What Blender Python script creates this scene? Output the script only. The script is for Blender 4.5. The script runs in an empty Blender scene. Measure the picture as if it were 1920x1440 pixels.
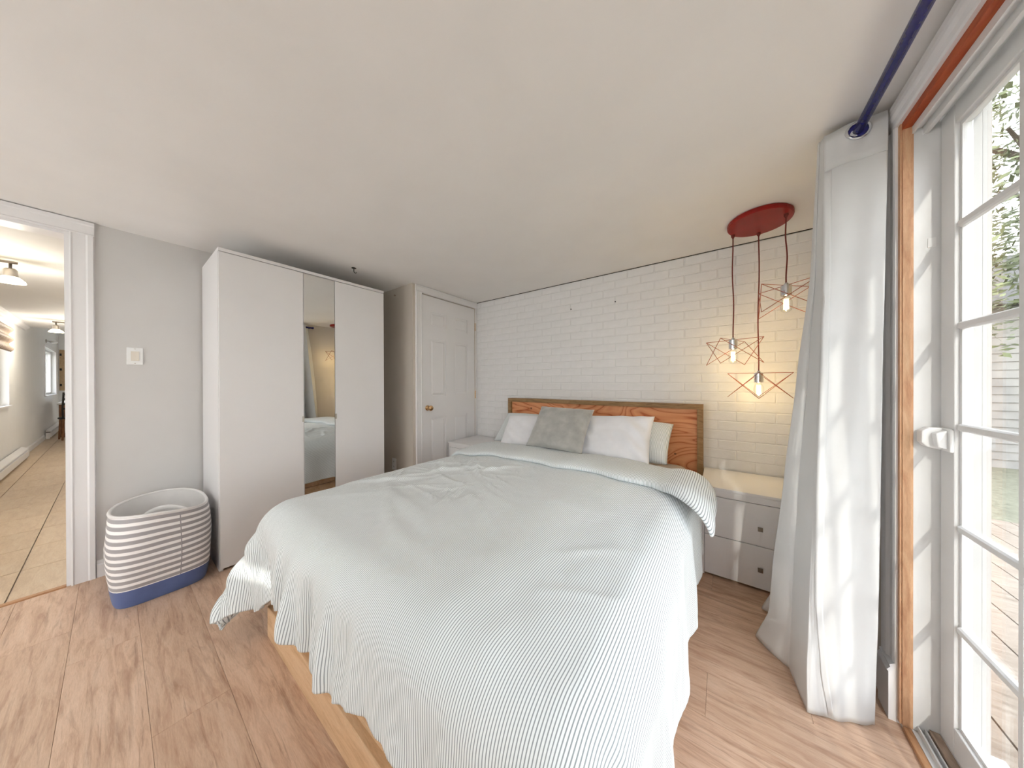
import bpy, bmesh, math, random
from math import pi, sin, cos, radians, exp, hypot, atan2, sqrt
from mathutils import Vector, Matrix, noise
random.seed(7)
S = bpy.context.scene
COL = S.collection

# ------------------------------------------------------------------ camera
F_PX, YAW, PITCH, ROLL, CAM_H = 544.79, radians(36.067), radians(-0.1715), radians(-0.1714), 1.165
fw = Vector((-sin(YAW)*cos(PITCH), cos(YAW)*cos(PITCH), sin(PITCH)))
r0 = Vector((cos(YAW), sin(YAW), 0)); u0 = r0.cross(fw)
rr = cos(ROLL)*r0 + sin(ROLL)*u0; uu = -sin(ROLL)*r0 + cos(ROLL)*u0
cam_d = bpy.data.cameras.new('camera'); cam = bpy.data.objects.new('camera', cam_d); COL.objects.link(cam)
cam_d.sensor_width = 36; cam_d.sensor_fit = 'HORIZONTAL'; cam_d.lens = 36*F_PX/1920
cam_d.clip_start = 0.02; cam_d.clip_end = 300
cam.matrix_world = Matrix(((rr.x, uu.x, -fw.x, 0), (rr.y, uu.y, -fw.y, 0), (rr.z, uu.z, -fw.z, CAM_H), (0, 0, 0, 1)))
S.camera = cam

# ------------------------------------------------------------------ sky, sun, exposure
SUN_DIR = Vector((-0.25, 1.0, -0.54)).normalized()      # the way the light travels
world = bpy.data.worlds.new('sky'); S.world = world; world.use_nodes = True
nt = world.node_tree; bg = nt.nodes['Background']
# hazy bright sky: nearly white at the horizon, pale blue overhead
tco = nt.nodes.new('ShaderNodeTexCoord'); sxyz = nt.nodes.new('ShaderNodeSeparateXYZ'); rmp = nt.nodes.new('ShaderNodeValToRGB')
nt.links.new(tco.outputs['Generated'], sxyz.inputs[0]); nt.links.new(sxyz.outputs['Z'], rmp.inputs[0])
rmp.color_ramp.elements[0].position = 0.0; rmp.color_ramp.elements[0].color = (1.0, 0.97, 0.95, 1)
rmp.color_ramp.elements[1].position = 0.9; rmp.color_ramp.elements[1].color = (0.80, 0.86, 0.98, 1)
nt.links.new(rmp.outputs[0], bg.inputs[0]); bg.inputs[1].default_value = 2.55
sl = bpy.data.lights.new('sun', 'SUN'); sl.energy = 1.05; sl.angle = radians(0.9); sl.color = (1.0, 0.95, 0.86)
so = bpy.data.objects.new('sun', sl); COL.objects.link(so)
so.rotation_euler = (-SUN_DIR).to_track_quat('Z', 'Y').to_euler(); so.location = (3, -6, 6)
def portal(name, loc, rot, sx, sy):
    l = bpy.data.lights.new(name, 'AREA'); l.shape = 'RECTANGLE'; l.size = sx; l.size_y = sy
    l.cycles.is_portal = True
    o = bpy.data.objects.new(name, l); COL.objects.link(o); o.location = loc; o.rotation_euler = rot
portal('portal_patio', (0.66, 0.66, 1.0), (0, radians(90), 0), 2.0, 1.9)
portal('portal_back_left', (-2.175, -1.745, 1.075), (radians(90), 0, 0), 1.55, 1.91)
portal('portal_back_right', (-0.255, -1.745, 1.54), (radians(90), 0, 0), 1.21, 0.98)
portal('portal_hall', (-7.45, -1.04, 1.4), (radians(90), 0, 0), 1.2, 1.1)
vs = S.view_settings; vs.view_transform = 'Standard'; vs.look = 'None'; vs.gamma = 1; vs.use_curve_mapping = False
vs.exposure = 1.45
S.cycles.max_bounces = 7; S.cycles.diffuse_bounces = 6; S.cycles.glossy_bounces = 3; S.cycles.transparent_max_bounces = 8
S.cycles.use_adaptive_sampling = True; S.cycles.adaptive_threshold = 0.07; S.cycles.adaptive_min_samples = 24
S.cycles.sample_clamp_indirect = 6

# ------------------------------------------------------------------ material helpers
def srgb(r, g, b):
    f = lambda c: (c/255/12.92) if c/255 <= 0.04045 else ((c/255+0.055)/1.055)**2.4
    return (f(r), f(g), f(b), 1)
class MT:
    """small node-tree writer"""
    def __init__(s, name, rough=0.5, metal=0.0, base=None, spec=0.5):
        s.m = bpy.data.materials.new(name); s.m.use_nodes = True; s.t = s.m.node_tree
        s.b = s.t.nodes['Principled BSDF']; s.b.inputs['Roughness'].default_value = rough
        s.b.inputs['Metallic'].default_value = metal; s.b.inputs['Specular IOR Level'].default_value = spec
        if base: s.b.inputs['Base Color'].default_value = base
    def n(s, typ, **kw):
        x = s.t.nodes.new('ShaderNode'+typ)
        for k, v in kw.items():
            if k.startswith('i_'): 
                key = k[2:]; key = int(key) if key.isdigit() else key.replace('_', ' ')
                x.inputs[key].default_value = v
            else: setattr(x, k, v)
        return x
    def l(s, a, b): s.t.links.new(a, b)
    def coord(s, kind='Object', scale=(1, 1, 1), rand=0):
        tc = s.n('TexCoord'); mp = s.n('Mapping'); mp.inputs['Scale'].default_value = scale
        s.l(tc.outputs[kind], mp.inputs[0])
        if rand:
            oi = s.n('ObjectInfo'); mu = s.n('Math', operation='MULTIPLY', i_1=rand); s.l(oi.outputs['Random'], mu.inputs[0])
            s.l(mu.outputs[0], mp.inputs['Location']); s.rnd = oi.outputs['Random']
        return mp.outputs[0]
    def ramp(s, src, stops):
        r = s.n('ValToRGB'); e = r.color_ramp.elements
        e[0].position, e[0].color = stops[0]; e[1].position, e[1].color = stops[-1]
        for p, c in stops[1:-1]:
            k = e.new(p); k.color = c
        s.l(src, r.inputs[0]); return r.outputs[0]
    def bump(s, src, strength=0.1, dist=0.01):
        b = s.n('Bump'); b.inputs['Strength'].default_value = strength; b.inputs['Distance'].default_value = dist
        s.l(src, b.inputs['Height']); s.l(b.outputs[0], s.b.inputs['Normal'])
    def mix(s, a, b, f, mode='MIX'):
        x = s.n('MixRGB', blend_type=mode)
        for i, v in ((1, a), (2, b), (0, f)):
            if hasattr(v, 'is_linked'): s.l(v, x.inputs[i])
            else: x.inputs[i].default_value = v
        return x.outputs[0]
    def col(s, src): s.l(src, s.b.inputs['Base Color'])
    def noise(s, co, scale, detail=4, rough=0.5, dist=0.0):
        x = s.n('TexNoise', i_Scale=scale, i_Detail=detail, i_Roughness=rough, i_Distortion=dist); s.l(co, x.inputs['Vector']); return x.outputs['Fac']
def paint(name, c, rough=0.6, var=0.03, nscale=6, bump=0.03, bscale=180):
    m = MT(name, rough, spec=0.3); co = m.coord('Object')
    a = tuple(max(0, v*(1-var)) for v in c[:3])+(1,); b = tuple(min(1, v*(1+var)) for v in c[:3])+(1,)
    m.col(m.ramp(m.noise(co, nscale), [(0.3, a), (0.7, b)]))
    if bump >= 0.2: m.bump(m.noise(co, bscale, 2), bump, 0.004)
    return m.m
def metal(name, c, rough=0.25):
    m = MT(name, rough, 1.0); co = m.coord('Object')
    m.col(m.ramp(m.noise(co, 30), [(0.3, tuple(v*0.92 for v in c[:3])+(1,)), (0.7, c)])); return m.m
def wood(name, c1, c2, c3, scale=(1, 14, 14), rough=0.45, rand=0, ring=6, knots=False, randcol=0.0, bump=0.05):
    m = MT(name, rough, spec=0.35); co = m.coord('Object', scale, rand)
    g = m.noise(co, ring, 6, 0.6, 0.8)
    base = m.ramp(g, [(0.3, c1), (0.5, c2), (0.72, c3)])
    co2 = m.coord('Object', tuple(s*4 for s in scale), rand)
    fine = m.noise(co2, ring*2, 3, 0.7)
    base = m.mix(base, m.ramp(fine, [(0.35, (0.72, 0.68, 0.66, 1)), (0.6, (1, 1, 1, 1))]), 0.35, 'MULTIPLY')
    if name == 'oak_laminate':
        n3 = m.noise(m.coord('Object', (0.8, 7.0, 7.0), rand), 2.3, 6, 0.62, 1.6)
        base = m.mix(base, srgb(128, 92, 70), m.ramp(n3, [(0.52, (0, 0, 0, 1)), (0.74, (0.55, 0.55, 0.55, 1))]))
        n4 = m.noise(m.coord('Object', (3, 60, 60), rand), 2.0, 3, 0.6, 0.4)
        base = m.mix(base, srgb(120, 88, 68), m.ramp(n4, [(0.60, (0, 0, 0, 1)), (0.72, (0.38, 0.38, 0.38, 1))]))
    if knots:
        co3 = m.coord('Object', (1, 1, 1), rand); v = m.n('TexVoronoi', i_Scale=4.5); m.l(co3, v.inputs['Vector'])
        base = m.mix(base, (0.10, 0.045, 0.025, 1), m.ramp(v.outputs['Distance'], [(0.045, (0.8, 0.8, 0.8, 1)), (0.085, (0, 0, 0, 1))]))
    if randcol:
        oi = m.n('ObjectInfo')
        base = m.mix(base, m.ramp(oi.outputs['Random'], [(0, (1-randcol, 1-randcol*1.15, 1-randcol*1.3, 1)), (1, (1, 1, 1, 1))]), 1.0, 'MULTIPLY')
    m.col(base); m.bump(fine, bump, 0.003); return m.m

M = {}
M['ceiling'] = paint('ceiling_paint', (0.84, 0.82, 0.805), 0.8, 0.02, 3, 0.12, 90)
M['wall'] = paint('greige_wall_paint', (0.62, 0.605, 0.595), 0.7, 0.015, 4, 0.05, 160)
M['wall_beige'] = paint('beige_wall_paint', (0.60, 0.545, 0.485), 0.7, 0.02, 4, 0.05, 160)
M['brick'] = paint('white_brick_paint', (0.77, 0.762, 0.765), 0.6, 0.03, 14, 0.25, 60)
M['mortar'] = paint('white_mortar_paint', (0.735, 0.727, 0.73), 0.75, 0.03, 14, 0.2, 80)
M['trim'] = paint('white_trim_gloss', (0.80, 0.79, 0.80), 0.35, 0.01, 5, 0.0)
M['white'] = paint('white_laminate', (0.80, 0.79, 0.80), 0.35, 0.01, 3, 0.0)
M['vinyl'] = paint('white_vinyl', (0.70, 0.70, 0.70), 0.3, 0.015, 4, 0.0)
M['hallwall'] = paint('hall_white_paint', (0.78, 0.78, 0.775), 0.7, 0.01)
M['plug'] = paint('white_plastic', (0.80, 0.80, 0.80), 0.3, 0.01, 5, 0.0)
M['cream'] = paint('cream_plastic', (0.72, 0.66, 0.58), 0.35, 0.01, 5, 0.0)
M['dark'] = paint('gap_shade', (0.05, 0.045, 0.04), 0.7, 0.1, 9, 0.0)  # near-black, for shade painted into gaps and slots
M['chrome'] = metal('chrome', (0.72, 0.74, 0.78, 1), 0.12)
M['brass'] = metal('brass', (0.72, 0.46, 0.24, 1), 0.2)
M['copper'] = paint('red_copper_lacquer', (0.30, 0.012, 0.010), 0.32, 0.1, 12, 0.0)
M['copperwire'] = paint('copper_wire', (0.33, 0.085, 0.05), 0.35, 0.06, 40, 0.0)
M['cord'] = paint('dark_red_cord', (0.17, 0.03, 0.024), 0.7, 0.15, 200, 0.1)
M['nickel'] = metal('brushed_nickel', (0.50, 0.46, 0.42, 1), 0.3)
M['navyrod'] = paint('navy_blue_metal', (0.035, 0.035, 0.16), 0.22, 0.15, 60, 0.0)
M['knobmetal'] = paint('bronze_knob', (0.23, 0.19, 0.16), 0.35, 0.1, 30, 0.0)
M['black'] = paint('black_iron', (0.03, 0.026, 0.024), 0.5, 0.1, 30, 0.0)
M['tile'] = wood('tan_tile', srgb(196, 172, 146), srgb(208, 186, 160), srgb(214, 196, 172), (2, 9, 1), 0.4, 7.0, 3, randcol=0.06, bump=0.02)
M['grout'] = paint('grout', (0.36, 0.32, 0.28), 0.9)
M['floor'] = wood('oak_laminate', srgb(190, 154, 130), srgb(216, 184, 160), srgb(226, 198, 176), (2.0, 15, 15), 0.42, 9.0, 2.2, knots=False, randcol=0.14, bump=0.12)
M['underlay'] = paint('underlay', (0.25, 0.17, 0.12), 0.9)
M['pine'] = wood('pine_board', srgb(206, 166, 126), srgb(222, 186, 148), srgb(230, 198, 162), (2.5, 16, 16), 0.55, 3.0, 2.4, knots=True)
M['strip'] = wood('raw_wood_strip', srgb(182, 132, 98), srgb(204, 160, 124), srgb(216, 178, 142), (12, 12, 2), 0.55, 0, 3)
M['stripdark'] = wood('stained_wood_strip', srgb(150, 60, 30), srgb(172, 78, 40), srgb(186, 96, 54), (12, 2, 12), 0.5, 0, 3)
M['frame'] = wood('greenish_brown_lumber', srgb(120, 92, 62), srgb(152, 120, 82), srgb(170, 138, 98), (3, 20, 20), 0.6, 4.0, 2.6, knots=False)
M['threshold'] = wood('oak_threshold', srgb(150, 104, 70), srgb(184, 138, 100), srgb(200, 156, 118), (12, 2, 6), 0.45, 0, 3)
M['bronzewood'] = wood('weathered_sill', srgb(132, 112, 96), srgb(170, 150, 134), srgb(192, 174, 156), (12, 1.5, 10), 0.6, 0, 3)
def plywood():
    m = MT('orange_plywood', 0.5, spec=0.3); co = m.coord('Object', (1.0, 1, 2.6))
    n1 = m.noise(co, 1.5, 2, 0.5, 0.6)
    mu = m.n('Math', operation='MULTIPLY', i_1=17.0); m.l(n1, mu.inputs[0])
    fr = m.n('Math', operation='FRACT'); m.l(mu.outputs[0], fr.inputs[0])
    base = m.ramp(fr.outputs[0], [(0.0, srgb(184, 100, 60)), (0.14, srgb(216, 146, 100)), (0.6, srgb(228, 164, 118)), (0.9, srgb(214, 140, 94)), (1.0, srgb(178, 94, 56))])
    n2 = m.noise(m.coord('Object', (2, 2, 60)), 3, 4, 0.6)
    base = m.mix(base, m.ramp(n2, [(0.3, (0.85, 0.8, 0.76, 1)), (0.65, (1, 1, 1, 1))]), 0.5, 'MULTIPLY')
    m.col(base); m.bump(n2, 0.05, 0.002); return m.m
M['plywood'] = plywood()
def stripes(name, period, duty, c_line, c_base, coordname='UV', axis=0, bumpy=True):
    m = MT(name, 0.9, spec=0.15); tc = m.n('TexCoord'); sp = m.n('SeparateXYZ'); m.l(tc.outputs[coordname], sp.inputs[0])
    mu = m.n('Math', operation='MULTIPLY', i_1=1/period); m.l(sp.outputs[axis], mu.inputs[0])
    fr = m.n('Math', operation='FRACT'); m.l(mu.outputs[0], fr.inputs[0])
    c = m.ramp(fr.outputs[0], [(0.0, c_line), (duty-0.05, c_line), (duty+0.05, c_base), (0.95, c_base), (1.0, c_line)])
    m.col(c)
    m.b.inputs['Sheen Weight'].default_value = 0.15
    return m.m
M['duvet'] = stripes('ticking_stripe_cotton', 0.0066, 0.30, srgb(156, 164, 168), srgb(241, 246, 248))
M['basket'] = stripes('grey_white_stripe_canvas', 0.0335, 0.52, srgb(166, 163, 166), srgb(247, 245, 245), 'UV', 1)
def cloth(name, c, var=0.04, sheen=0.2, bump=0.15, scale=700, trans=0.0, nscale=9):
    m = MT(name, 0.9, spec=0.15); co = m.coord('Object')
    m.col(m.ramp(m.noise(co, nscale, 5), [(0.3, tuple(v*(1-var) for v in c[:3])+(1,)), (0.7, tuple(min(1, v*(1+var)) for v in c[:3])+(1,))]))
    m.b.inputs['Sheen Weight'].default_value = sheen
    if trans:
        tr = m.n('BsdfTranslucent'); tr.inputs[0].default_value = (c[0], c[1], c[2], 1)
        mx = m.n('MixShader', i_0=trans); out = m.t.nodes['Material Output']
        m.l(m.b.outputs[0], mx.inputs[1]); m.l(tr.outputs[0], mx.inputs[2]); m.l(mx.outputs[0], out.inputs['Surface'])
    return m.m
M['whitecloth'] = cloth('white_cotton', (0.80, 0.80, 0.83))
M['velvet'] = cloth('grey_velvet', (0.40, 0.395, 0.375), 0.16, 0.6, 0.2, 500, 0, 14)
M['sheet'] = cloth('greige_fitted_sheet', (0.53, 0.50, 0.455))
M['curtain'] = cloth('white_curtain_fabric', (0.77, 0.77, 0.77), 0.02, 0.1, 0.1, 900, 0.22)
M['navycloth'] = cloth('navy_canvas', (0.115, 0.155, 0.33), 0.12)
M['liner'] = cloth('white_liner', (0.78, 0.76, 0.75))
M['blind'] = cloth('diffuser_blind_fabric', (0.93, 0.925, 0.92), 0.01, 0, 0.0, 900, 0.92)
def glass(name, tint=(0.97, 0.985, 0.98, 1), gloss=0.1):
    m = MT(name); tr = m.n('BsdfTransparent'); tr.inputs[0].default_value = tint
    gl = m.n('BsdfGlossy', i_Roughness=0.0); ge = m.n('NewGeometry'); dt = m.n('VectorMath', operation='DOT_PRODUCT')
    m.l(ge.outputs['Normal'], dt.inputs[0]); m.l(ge.outputs['Incoming'], dt.inputs[1])
    ab = m.n('Math', operation='ABSOLUTE'); m.l(dt.outputs['Value'], ab.inputs[0]); om = m.n('Math', operation='SUBTRACT', i_0=1.0); m.l(ab.outputs[0], om.inputs[1])
    pw = m.n('Math', operation='POWER', i_1=5.0); m.l(om.outputs[0], pw.inputs[0]); lw = m.n('Math', operation='MULTIPLY_ADD', i_1=0.96, i_2=0.04); m.l(pw.outputs[0], lw.inputs[0])
    mx = m.n('MixShader'); m.l(lw.outputs[0], mx.inputs[0]); m.l(tr.outputs[0], mx.inputs[1]); m.l(gl.outputs[0], mx.inputs[2])
    m.l(mx.outputs[0], m.t.nodes['Material Output'].inputs['Surface']); return m.m
M['glass'] = glass('clear_glass')
def mirror():
    m = MT('mirror', 0.0, 1.0, (0.86, 0.87, 0.86, 1)); return m.m
M['mirror'] = mirror()
def glow(name, c, s):
    m = MT(name, 0.5, base=c); m.b.inputs['Emission Color'].default_value = c; m.b.inputs['Emission Strength'].default_value = s; return m.m
M['filament'] = glow('glowing_filament', (1.0, 0.83, 0.42, 1), 1.3)
M['lampglow'] = glow('lit_lamp_glass', (1.0, 0.90, 0.62, 1), 1.6)
M['leaf'] = paint('green_leaves', (0.15, 0.17, 0.085), 0.6, 0.4, 3, 0.0)
M['bark'] = paint('bark', (0.07, 0.055, 0.04), 0.9, 0.3, 30, 0.3, 60)
M['siding'] = paint('grey_siding', (0.27, 0.26, 0.25), 0.7, 0.06)
M['roof'] = paint('roof_shingle', (0.08, 0.075, 0.07), 0.9, 0.2, 30)
M['grass'] = paint('lawn', (0.21, 0.205, 0.15), 0.9, 0.3, 20)
M['deck'] = wood('weathered_deck', srgb(120, 108, 96), srgb(140, 128, 116), srgb(156, 146, 134), (2, 14, 10), 0.8, 3.0, 3)
M['exterior'] = paint('exterior_trim', (0.36, 0.355, 0.35), 0.5, 0.02)
M['frost'] = paint('cork_board', (0.50, 0.35, 0.20), 0.8, 0.1, 40)
M['photo'] = paint('dark_photo_print', (0.10, 0.09, 0.11), 0.5, 0.6, 25, 0.0)
M['photolight'] = paint('pale_photo_print', (0.55, 0.42, 0.40), 0.5, 0.4, 25, 0.0)
M['tablewood'] = wood('brown_table_wood', srgb(104, 66, 40), srgb(134, 90, 58), srgb(150, 106, 72), (8, 8, 2), 0.5, 0, 3)

# ------------------------------------------------------------------ geometry helpers
class G:
    def __init__(s): s.bm = bmesh.new(); s.uv = None
    def box(s, a, b, mat=0):
        x0, y0, z0 = (min(a[i], b[i]) for i in range(3)); x1, y1, z1 = (max(a[i], b[i]) for i in range(3))
        v = [s.bm.verts.new(p) for p in ((x0,y0,z0),(x1,y0,z0),(x1,y1,z0),(x0,y1,z0),(x0,y0,z1),(x1,y0,z1),(x1,y1,z1),(x0,y1,z1))]
        for q in ((3,2,1,0),(4,5,6,7),(0,1,5,4),(1,2,6,5),(2,3,7,6),(3,0,4,7)):
            s.bm.faces.new([v[i] for i in q])
        return s
    def poly_prism(s, pts, axis, a, b):
        """pts in the plane across axis, extruded from a to b"""
        def P(p, t):
            q = list(p); q.insert(axis, t); return q
        v0 = [s.bm.verts.new(P(p, a)) for p in pts]; v1 = [s.bm.verts.new(P(p, b)) for p in pts]
        s.bm.faces.new(v0); s.bm.faces.new(v1[::-1]); n = len(pts)
        for i in range(n): s.bm.faces.new((v0[i], v1[i], v1[(i+1) % n], v0[(i+1) % n]))
        return s
    def tube(s, path, r, n=10, caps=True, closed=False):
        path = [Vector(p) for p in path]; rings = []; N = len(path); prev = None
        for i, p in enumerate(path):
            if closed: t = path[(i+1) % N]-path[i-1]
            else: t = path[min(i+1, N-1)]-path[max(i-1, 0)]
            t.normalize()
            if prev is None:
                a = t.orthogonal().normalized()
            else:
                a = prev-t*prev.dot(t)
                a = a.normalized() if a.length > 1e-6 else t.orthogonal().normalized()
            prev = a; b = t.cross(a); ri = r[i] if isinstance(r, (list, tuple)) else r
            rings.append([s.bm.verts.new(p+ri*(cos(2*pi*k/n)*a+sin(2*pi*k/n)*b)) for k in range(n)])
        for i in range(N if closed else N-1):
            A, B = rings[i], rings[(i+1) % N]
            for k in range(n): s.bm.faces.new((A[k], A[(k+1) % n], B[(k+1) % n], B[k]))
        if caps and not closed: s.bm.faces.new(rings[0][::-1]); s.bm.faces.new(rings[-1])
        return s
    def lathe(s, prof, c=(0, 0, 0), n=24, axis='Z', sx=1, sy=1):
        rings = []
        for r, h in prof:
            ring = []
            for k in range(n):
                a = 2*pi*k/n; x, y = r*cos(a)*sx, r*sin(a)*sy
                p = {'Z': (x, y, h), 'X': (h, x, y), 'Y': (x, h, y)}[axis]
                ring.append(s.bm.verts.new((c[0]+p[0], c[1]+p[1], c[2]+p[2])))
            rings.append(ring)
        for A, B in zip(rings, rings[1:]):
            for k in range(n): s.bm.faces.new((A[k], A[(k+1) % n], B[(k+1) % n], B[k]))
        s.bm.faces.new(rings[0][::-1]); s.bm.faces.new(rings[-1])
        return s
    def grid(s, fn, nu, nv, uvfn=None, closed_u=False):
        vs_ = [[s.bm.verts.new(fn(i/nu, j/nv)) for j in range(nv+1)] for i in range(nu if closed_u else nu+1)]
        lay = s.bm.loops.layers.uv.verify() if uvfn else None
        for i in range(nu):
            i2 = (i+1) % len(vs_)
            for j in range(nv):
                f = s.bm.faces.new((vs_[i][j], vs_[i2][j], vs_[i2][j+1], vs_[i][j+1]))
                if lay:
                    for lp, (a, b) in zip(f.loops, ((i, j), (i+1, j), (i+1, j+1), (i, j+1))): lp[lay].uv = uvfn(a/nu, b/nv)
        return s
    def build(s, name, mat, parent=None, smooth=False, bevel=0, solid=0, sub=0, recalc=True, seg=2):
        if recalc: bmesh.ops.recalc_face_normals(s.bm, faces=s.bm.faces[:])
        me = bpy.data.meshes.new(name); s.bm.to_mesh(me); s.bm.free()
        if mat is not None: me.materials.append(M[mat] if isinstance(mat, str) else mat)
        if smooth:
            for p in me.polygons: p.use_smooth = True
        o = bpy.data.objects.new(name, me); COL.objects.link(o)
        if parent: o.parent = parent; 
        if solid: m = o.modifiers.new('thickness', 'SOLIDIFY'); m.thickness = solid; m.offset = 0
        if bevel:
            m = o.modifiers.new('bevel', 'BEVEL'); m.width = bevel; m.segments = seg; m.limit_method = 'ANGLE'; m.angle_limit = radians(40)
        if sub: m = o.modifiers.new('sub', 'SUBSURF'); m.levels = sub; m.render_levels = sub
        return o
def box(name, a, b, mat, parent=None, bevel=0.0):
    return G().box(a, b).build(name, mat, parent, bevel=bevel)
def tag(o, label, cat=None, group=None, kind=None):
    o['label'] = label
    if cat: o['category'] = cat
    if group: o['group'] = group
    if kind: o['kind'] = kind
    return o
def thing(name, label, cat, loc, rz=0, group=None, kind=None):
    o = bpy.data.objects.new(name, None); COL.objects.link(o); o.location = loc; o.rotation_euler = (0, 0, rz)
    o.empty_display_size = 0.1
    return tag(o, label, cat, group, kind)
def copy_tree(o, parent=None):
    c = o.copy(); COL.objects.link(c); c.parent = parent
    for ch in list(o.children): copy_tree(ch, c)
    return c
def sstep(a, b, x):
    t = min(1, max(0, (x-a)/(b-a))); return t*t*(3-2*t)
def fbm(x, y, z=0.0): return noise.fractal(Vector((x, y, z)), 1.0, 2.0, 4)

LX, RX, BY, FY, C = -3.063, 0.486, 2.596, -1.60, 2.133   # left wall, right wall, brick wall, wall behind the camera, ceiling

# ------------------------------------------------------------------ room shell
fl = tag(box('floor', (LX, FY, -0.06), (RX, BY, -0.009), 'underlay'), 'oak laminate bedroom floor of wide planks', 'floor', kind='structure')
plank_mesh = {}
def plank(parent, x0, x1, y0, y1, zt, th, mat, name, gap, cache):
    w, d = round(x1-x0-gap, 4), round(y1-y0-gap, 4); key = (name, w, d)
    if key not in cache:
        g = G(); g.box((-w/2, -d/2, -th), (w/2, d/2, 0)); o = g.build(name, mat, parent, bevel=0.0007, seg=1); cache[key] = o.data
    else:
        o = bpy.data.objects.new(name, cache[key]); COL.objects.link(o); o.parent = parent
        m = o.modifiers.new('bevel', 'BEVEL'); m.width = 0.0007; m.segments = 1
    o.location = ((x0+x1)/2, (y0+y1)/2, zt); return o
pc = {}
y = -0.12-0.19*8; row = 0
while y < BY-0.001:
    ya, yb = max(y, FY), min(y+0.19, BY)
    if yb-ya > 0.005:
        x = LX-[0.35, 0.9, 0.1, 0.65][row % 4]
        while x < RX:
            xa, xb = max(x, LX), min(x+1.22, RX)
            if xb-xa > 0.03: plank(fl, xa, xb, ya, yb, 0, 0.009, 'floor', 'floor_plank', 0.0006, pc)
            x += 1.22
    y += 0.19; row += 1
tag(box('ceiling', (LX, FY, C), (RX, BY, C+0.1), 'ceiling'), 'plain off-white bedroom ceiling', 'ceiling', kind='structure')

DY0, DY1, DZ = -0.91, -0.147, 2.047                    # hall doorway
g = G()
g.box((LX-0.12, FY, 0), (LX, DY0, C)); g.box((LX-0.12, DY0, DZ), (LX, DY1, C)); g.box((LX-0.12, DY1, 0), (LX, BY, C))
tag(g.build('wall_left', 'wall'), 'pale greige painted wall with open doorway to the hall', 'wall', kind='structure')
AY, AX = 1.70, -2.42                                     # alcove with the closet door
g = G()
g.box((LX, AY, 0), (AX, AY+0.09, C)); g.box((AX-0.09, AY+0.09, 2.06), (AX, BY, C)); g.box((AX-0.09, 2.566, 0), (AX, BY, 2.06))
tag(g.build('wall_closet', 'wall_beige'), 'beige boxed-out closet wall beside the wardrobe', 'wall', kind='structure')
OY0, OY1, OZ = -0.26, 1.56, 2.03                       # patio door opening
g = G()
g.box((RX, FY, 0), (RX+0.15, OY0, C)); g.box((RX, OY0, OZ), (RX+0.15, OY1, C)); g.box((RX, OY1, 0), (RX+0.15, BY+0.1, C))
tag(g.build('wall_right', 'wall_beige'), 'beige wall around the sliding patio door', 'wall', kind='structure')
WINS = ((-2.95, -1.40), (-1.33, -0.93), (-0.86, 0.35)); WZB, WZ1 = (0.12, 1.345, 1.05), 2.03       # three unseen windows added behind the camera for fill light and a streak
g = G(); xs_ = [LX-0.12]+[v for w in WINS for v in w]+[RX+0.15]
for k in range(0, len(xs_), 2): g.box((xs_[k], FY-0.12, 0), (xs_[k+1], FY, C))
for (a, b), WZ0 in zip(WINS, WZB): g.box((a, FY-0.12, 0), (b, FY, WZ0)); g.box((a, FY-0.12, WZ1), (b, FY, C))
tag(g.build('wall_front', 'wall'), 'greige wall with added windows behind the viewer', 'wall', kind='structure')
for k, (a, b) in enumerate(WINS):
    w2 = thing('window_%d' % (4+k), 'unseen white framed window added for light behind the viewer, %s of three' % ('one end', 'middle', 'other end')[k], 'window', (0, 0, 0), kind='structure')
    g = G(); e = 0.03; WZ0 = WZB[k]
    g.box((a, FY-0.11, WZ0), (a+e, FY-0.06, WZ1)); g.box((b-e, FY-0.11, WZ0), (b, FY-0.06, WZ1)); g.box((a+e, FY-0.11, WZ0), (b-e, FY-0.06, WZ0+e)); g.box((a+e, FY-0.11, WZ1-e), (b-e, FY-0.06, WZ1))
    g.build('window_frame', 'vinyl', w2); box('pane', (a+e, FY-0.088, WZ0+e), (b-e, FY-0.084, WZ1-e), 'glass', w2)

# brick wall: a mortar panel and single bricks
wb = tag(box('wall_back', (LX-0.12, BY, 0), (RX, BY+0.1, C), 'mortar'), 'white painted brick-pattern wall behind the bed', 'wall', kind='structure')
BL, BH, BD = 0.205, 0.0655, 0.0035
def brick_mesh(w):
    g = G(); g.box((-w/2, -BD, -BH/2), (w/2, 0, BH/2)); bm = g.bm
    for v in bm.verts:
        if v.co.y < -BD/2: v.co.x *= (w/2-0.0035)/(w/2); v.co.z *= (BH/2-0.0035)/(BH/2)
    bmesh.ops.recalc_face_normals(bm, faces=bm.faces[:])
    me = bpy.data.meshes.new('brick'); bm.to_mesh(me); bm.free(); me.materials.append(M['brick']); return me
bcache = {}; rest = G(); k = 0; nb = 0
for j in range(31):
    zc = 2.095-0.0690*j
    if zc-BH/2 < 0.01: break
    off = -0.138 if j % 2 else -0.244
    for i in range(-12, 5):
        xa, xb = off+0.21*i+0.0025, off+0.21*(i+1)-0.0025
        xa, xb = max(xa, AX+0.003), min(xb, RX-0.003)
        if xb-xa < 0.03: continue
        xc = (xa+xb)/2
        hidden = (zc < 0.60) or (zc < 0.97 and -1.86 < xa and xb < -0.14)
        if hidden or nb >= 300:
            rest.box((xa, BY-BD, zc-BH/2), (xb, BY, zc+BH/2)); continue
        w = round(xb-xa, 3)
        if w not in bcache: bcache[w] = brick_mesh(w)
        o = bpy.data.objects.new('brick', bcache[w]); COL.objects.link(o); o.parent = wb
        o.location = (xc, BY+random.uniform(0, 0.0008), zc); nb += 1
rb = rest.build('hidden_brick', 'brick', wb); rb['kind'] = 'stuff'
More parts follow.
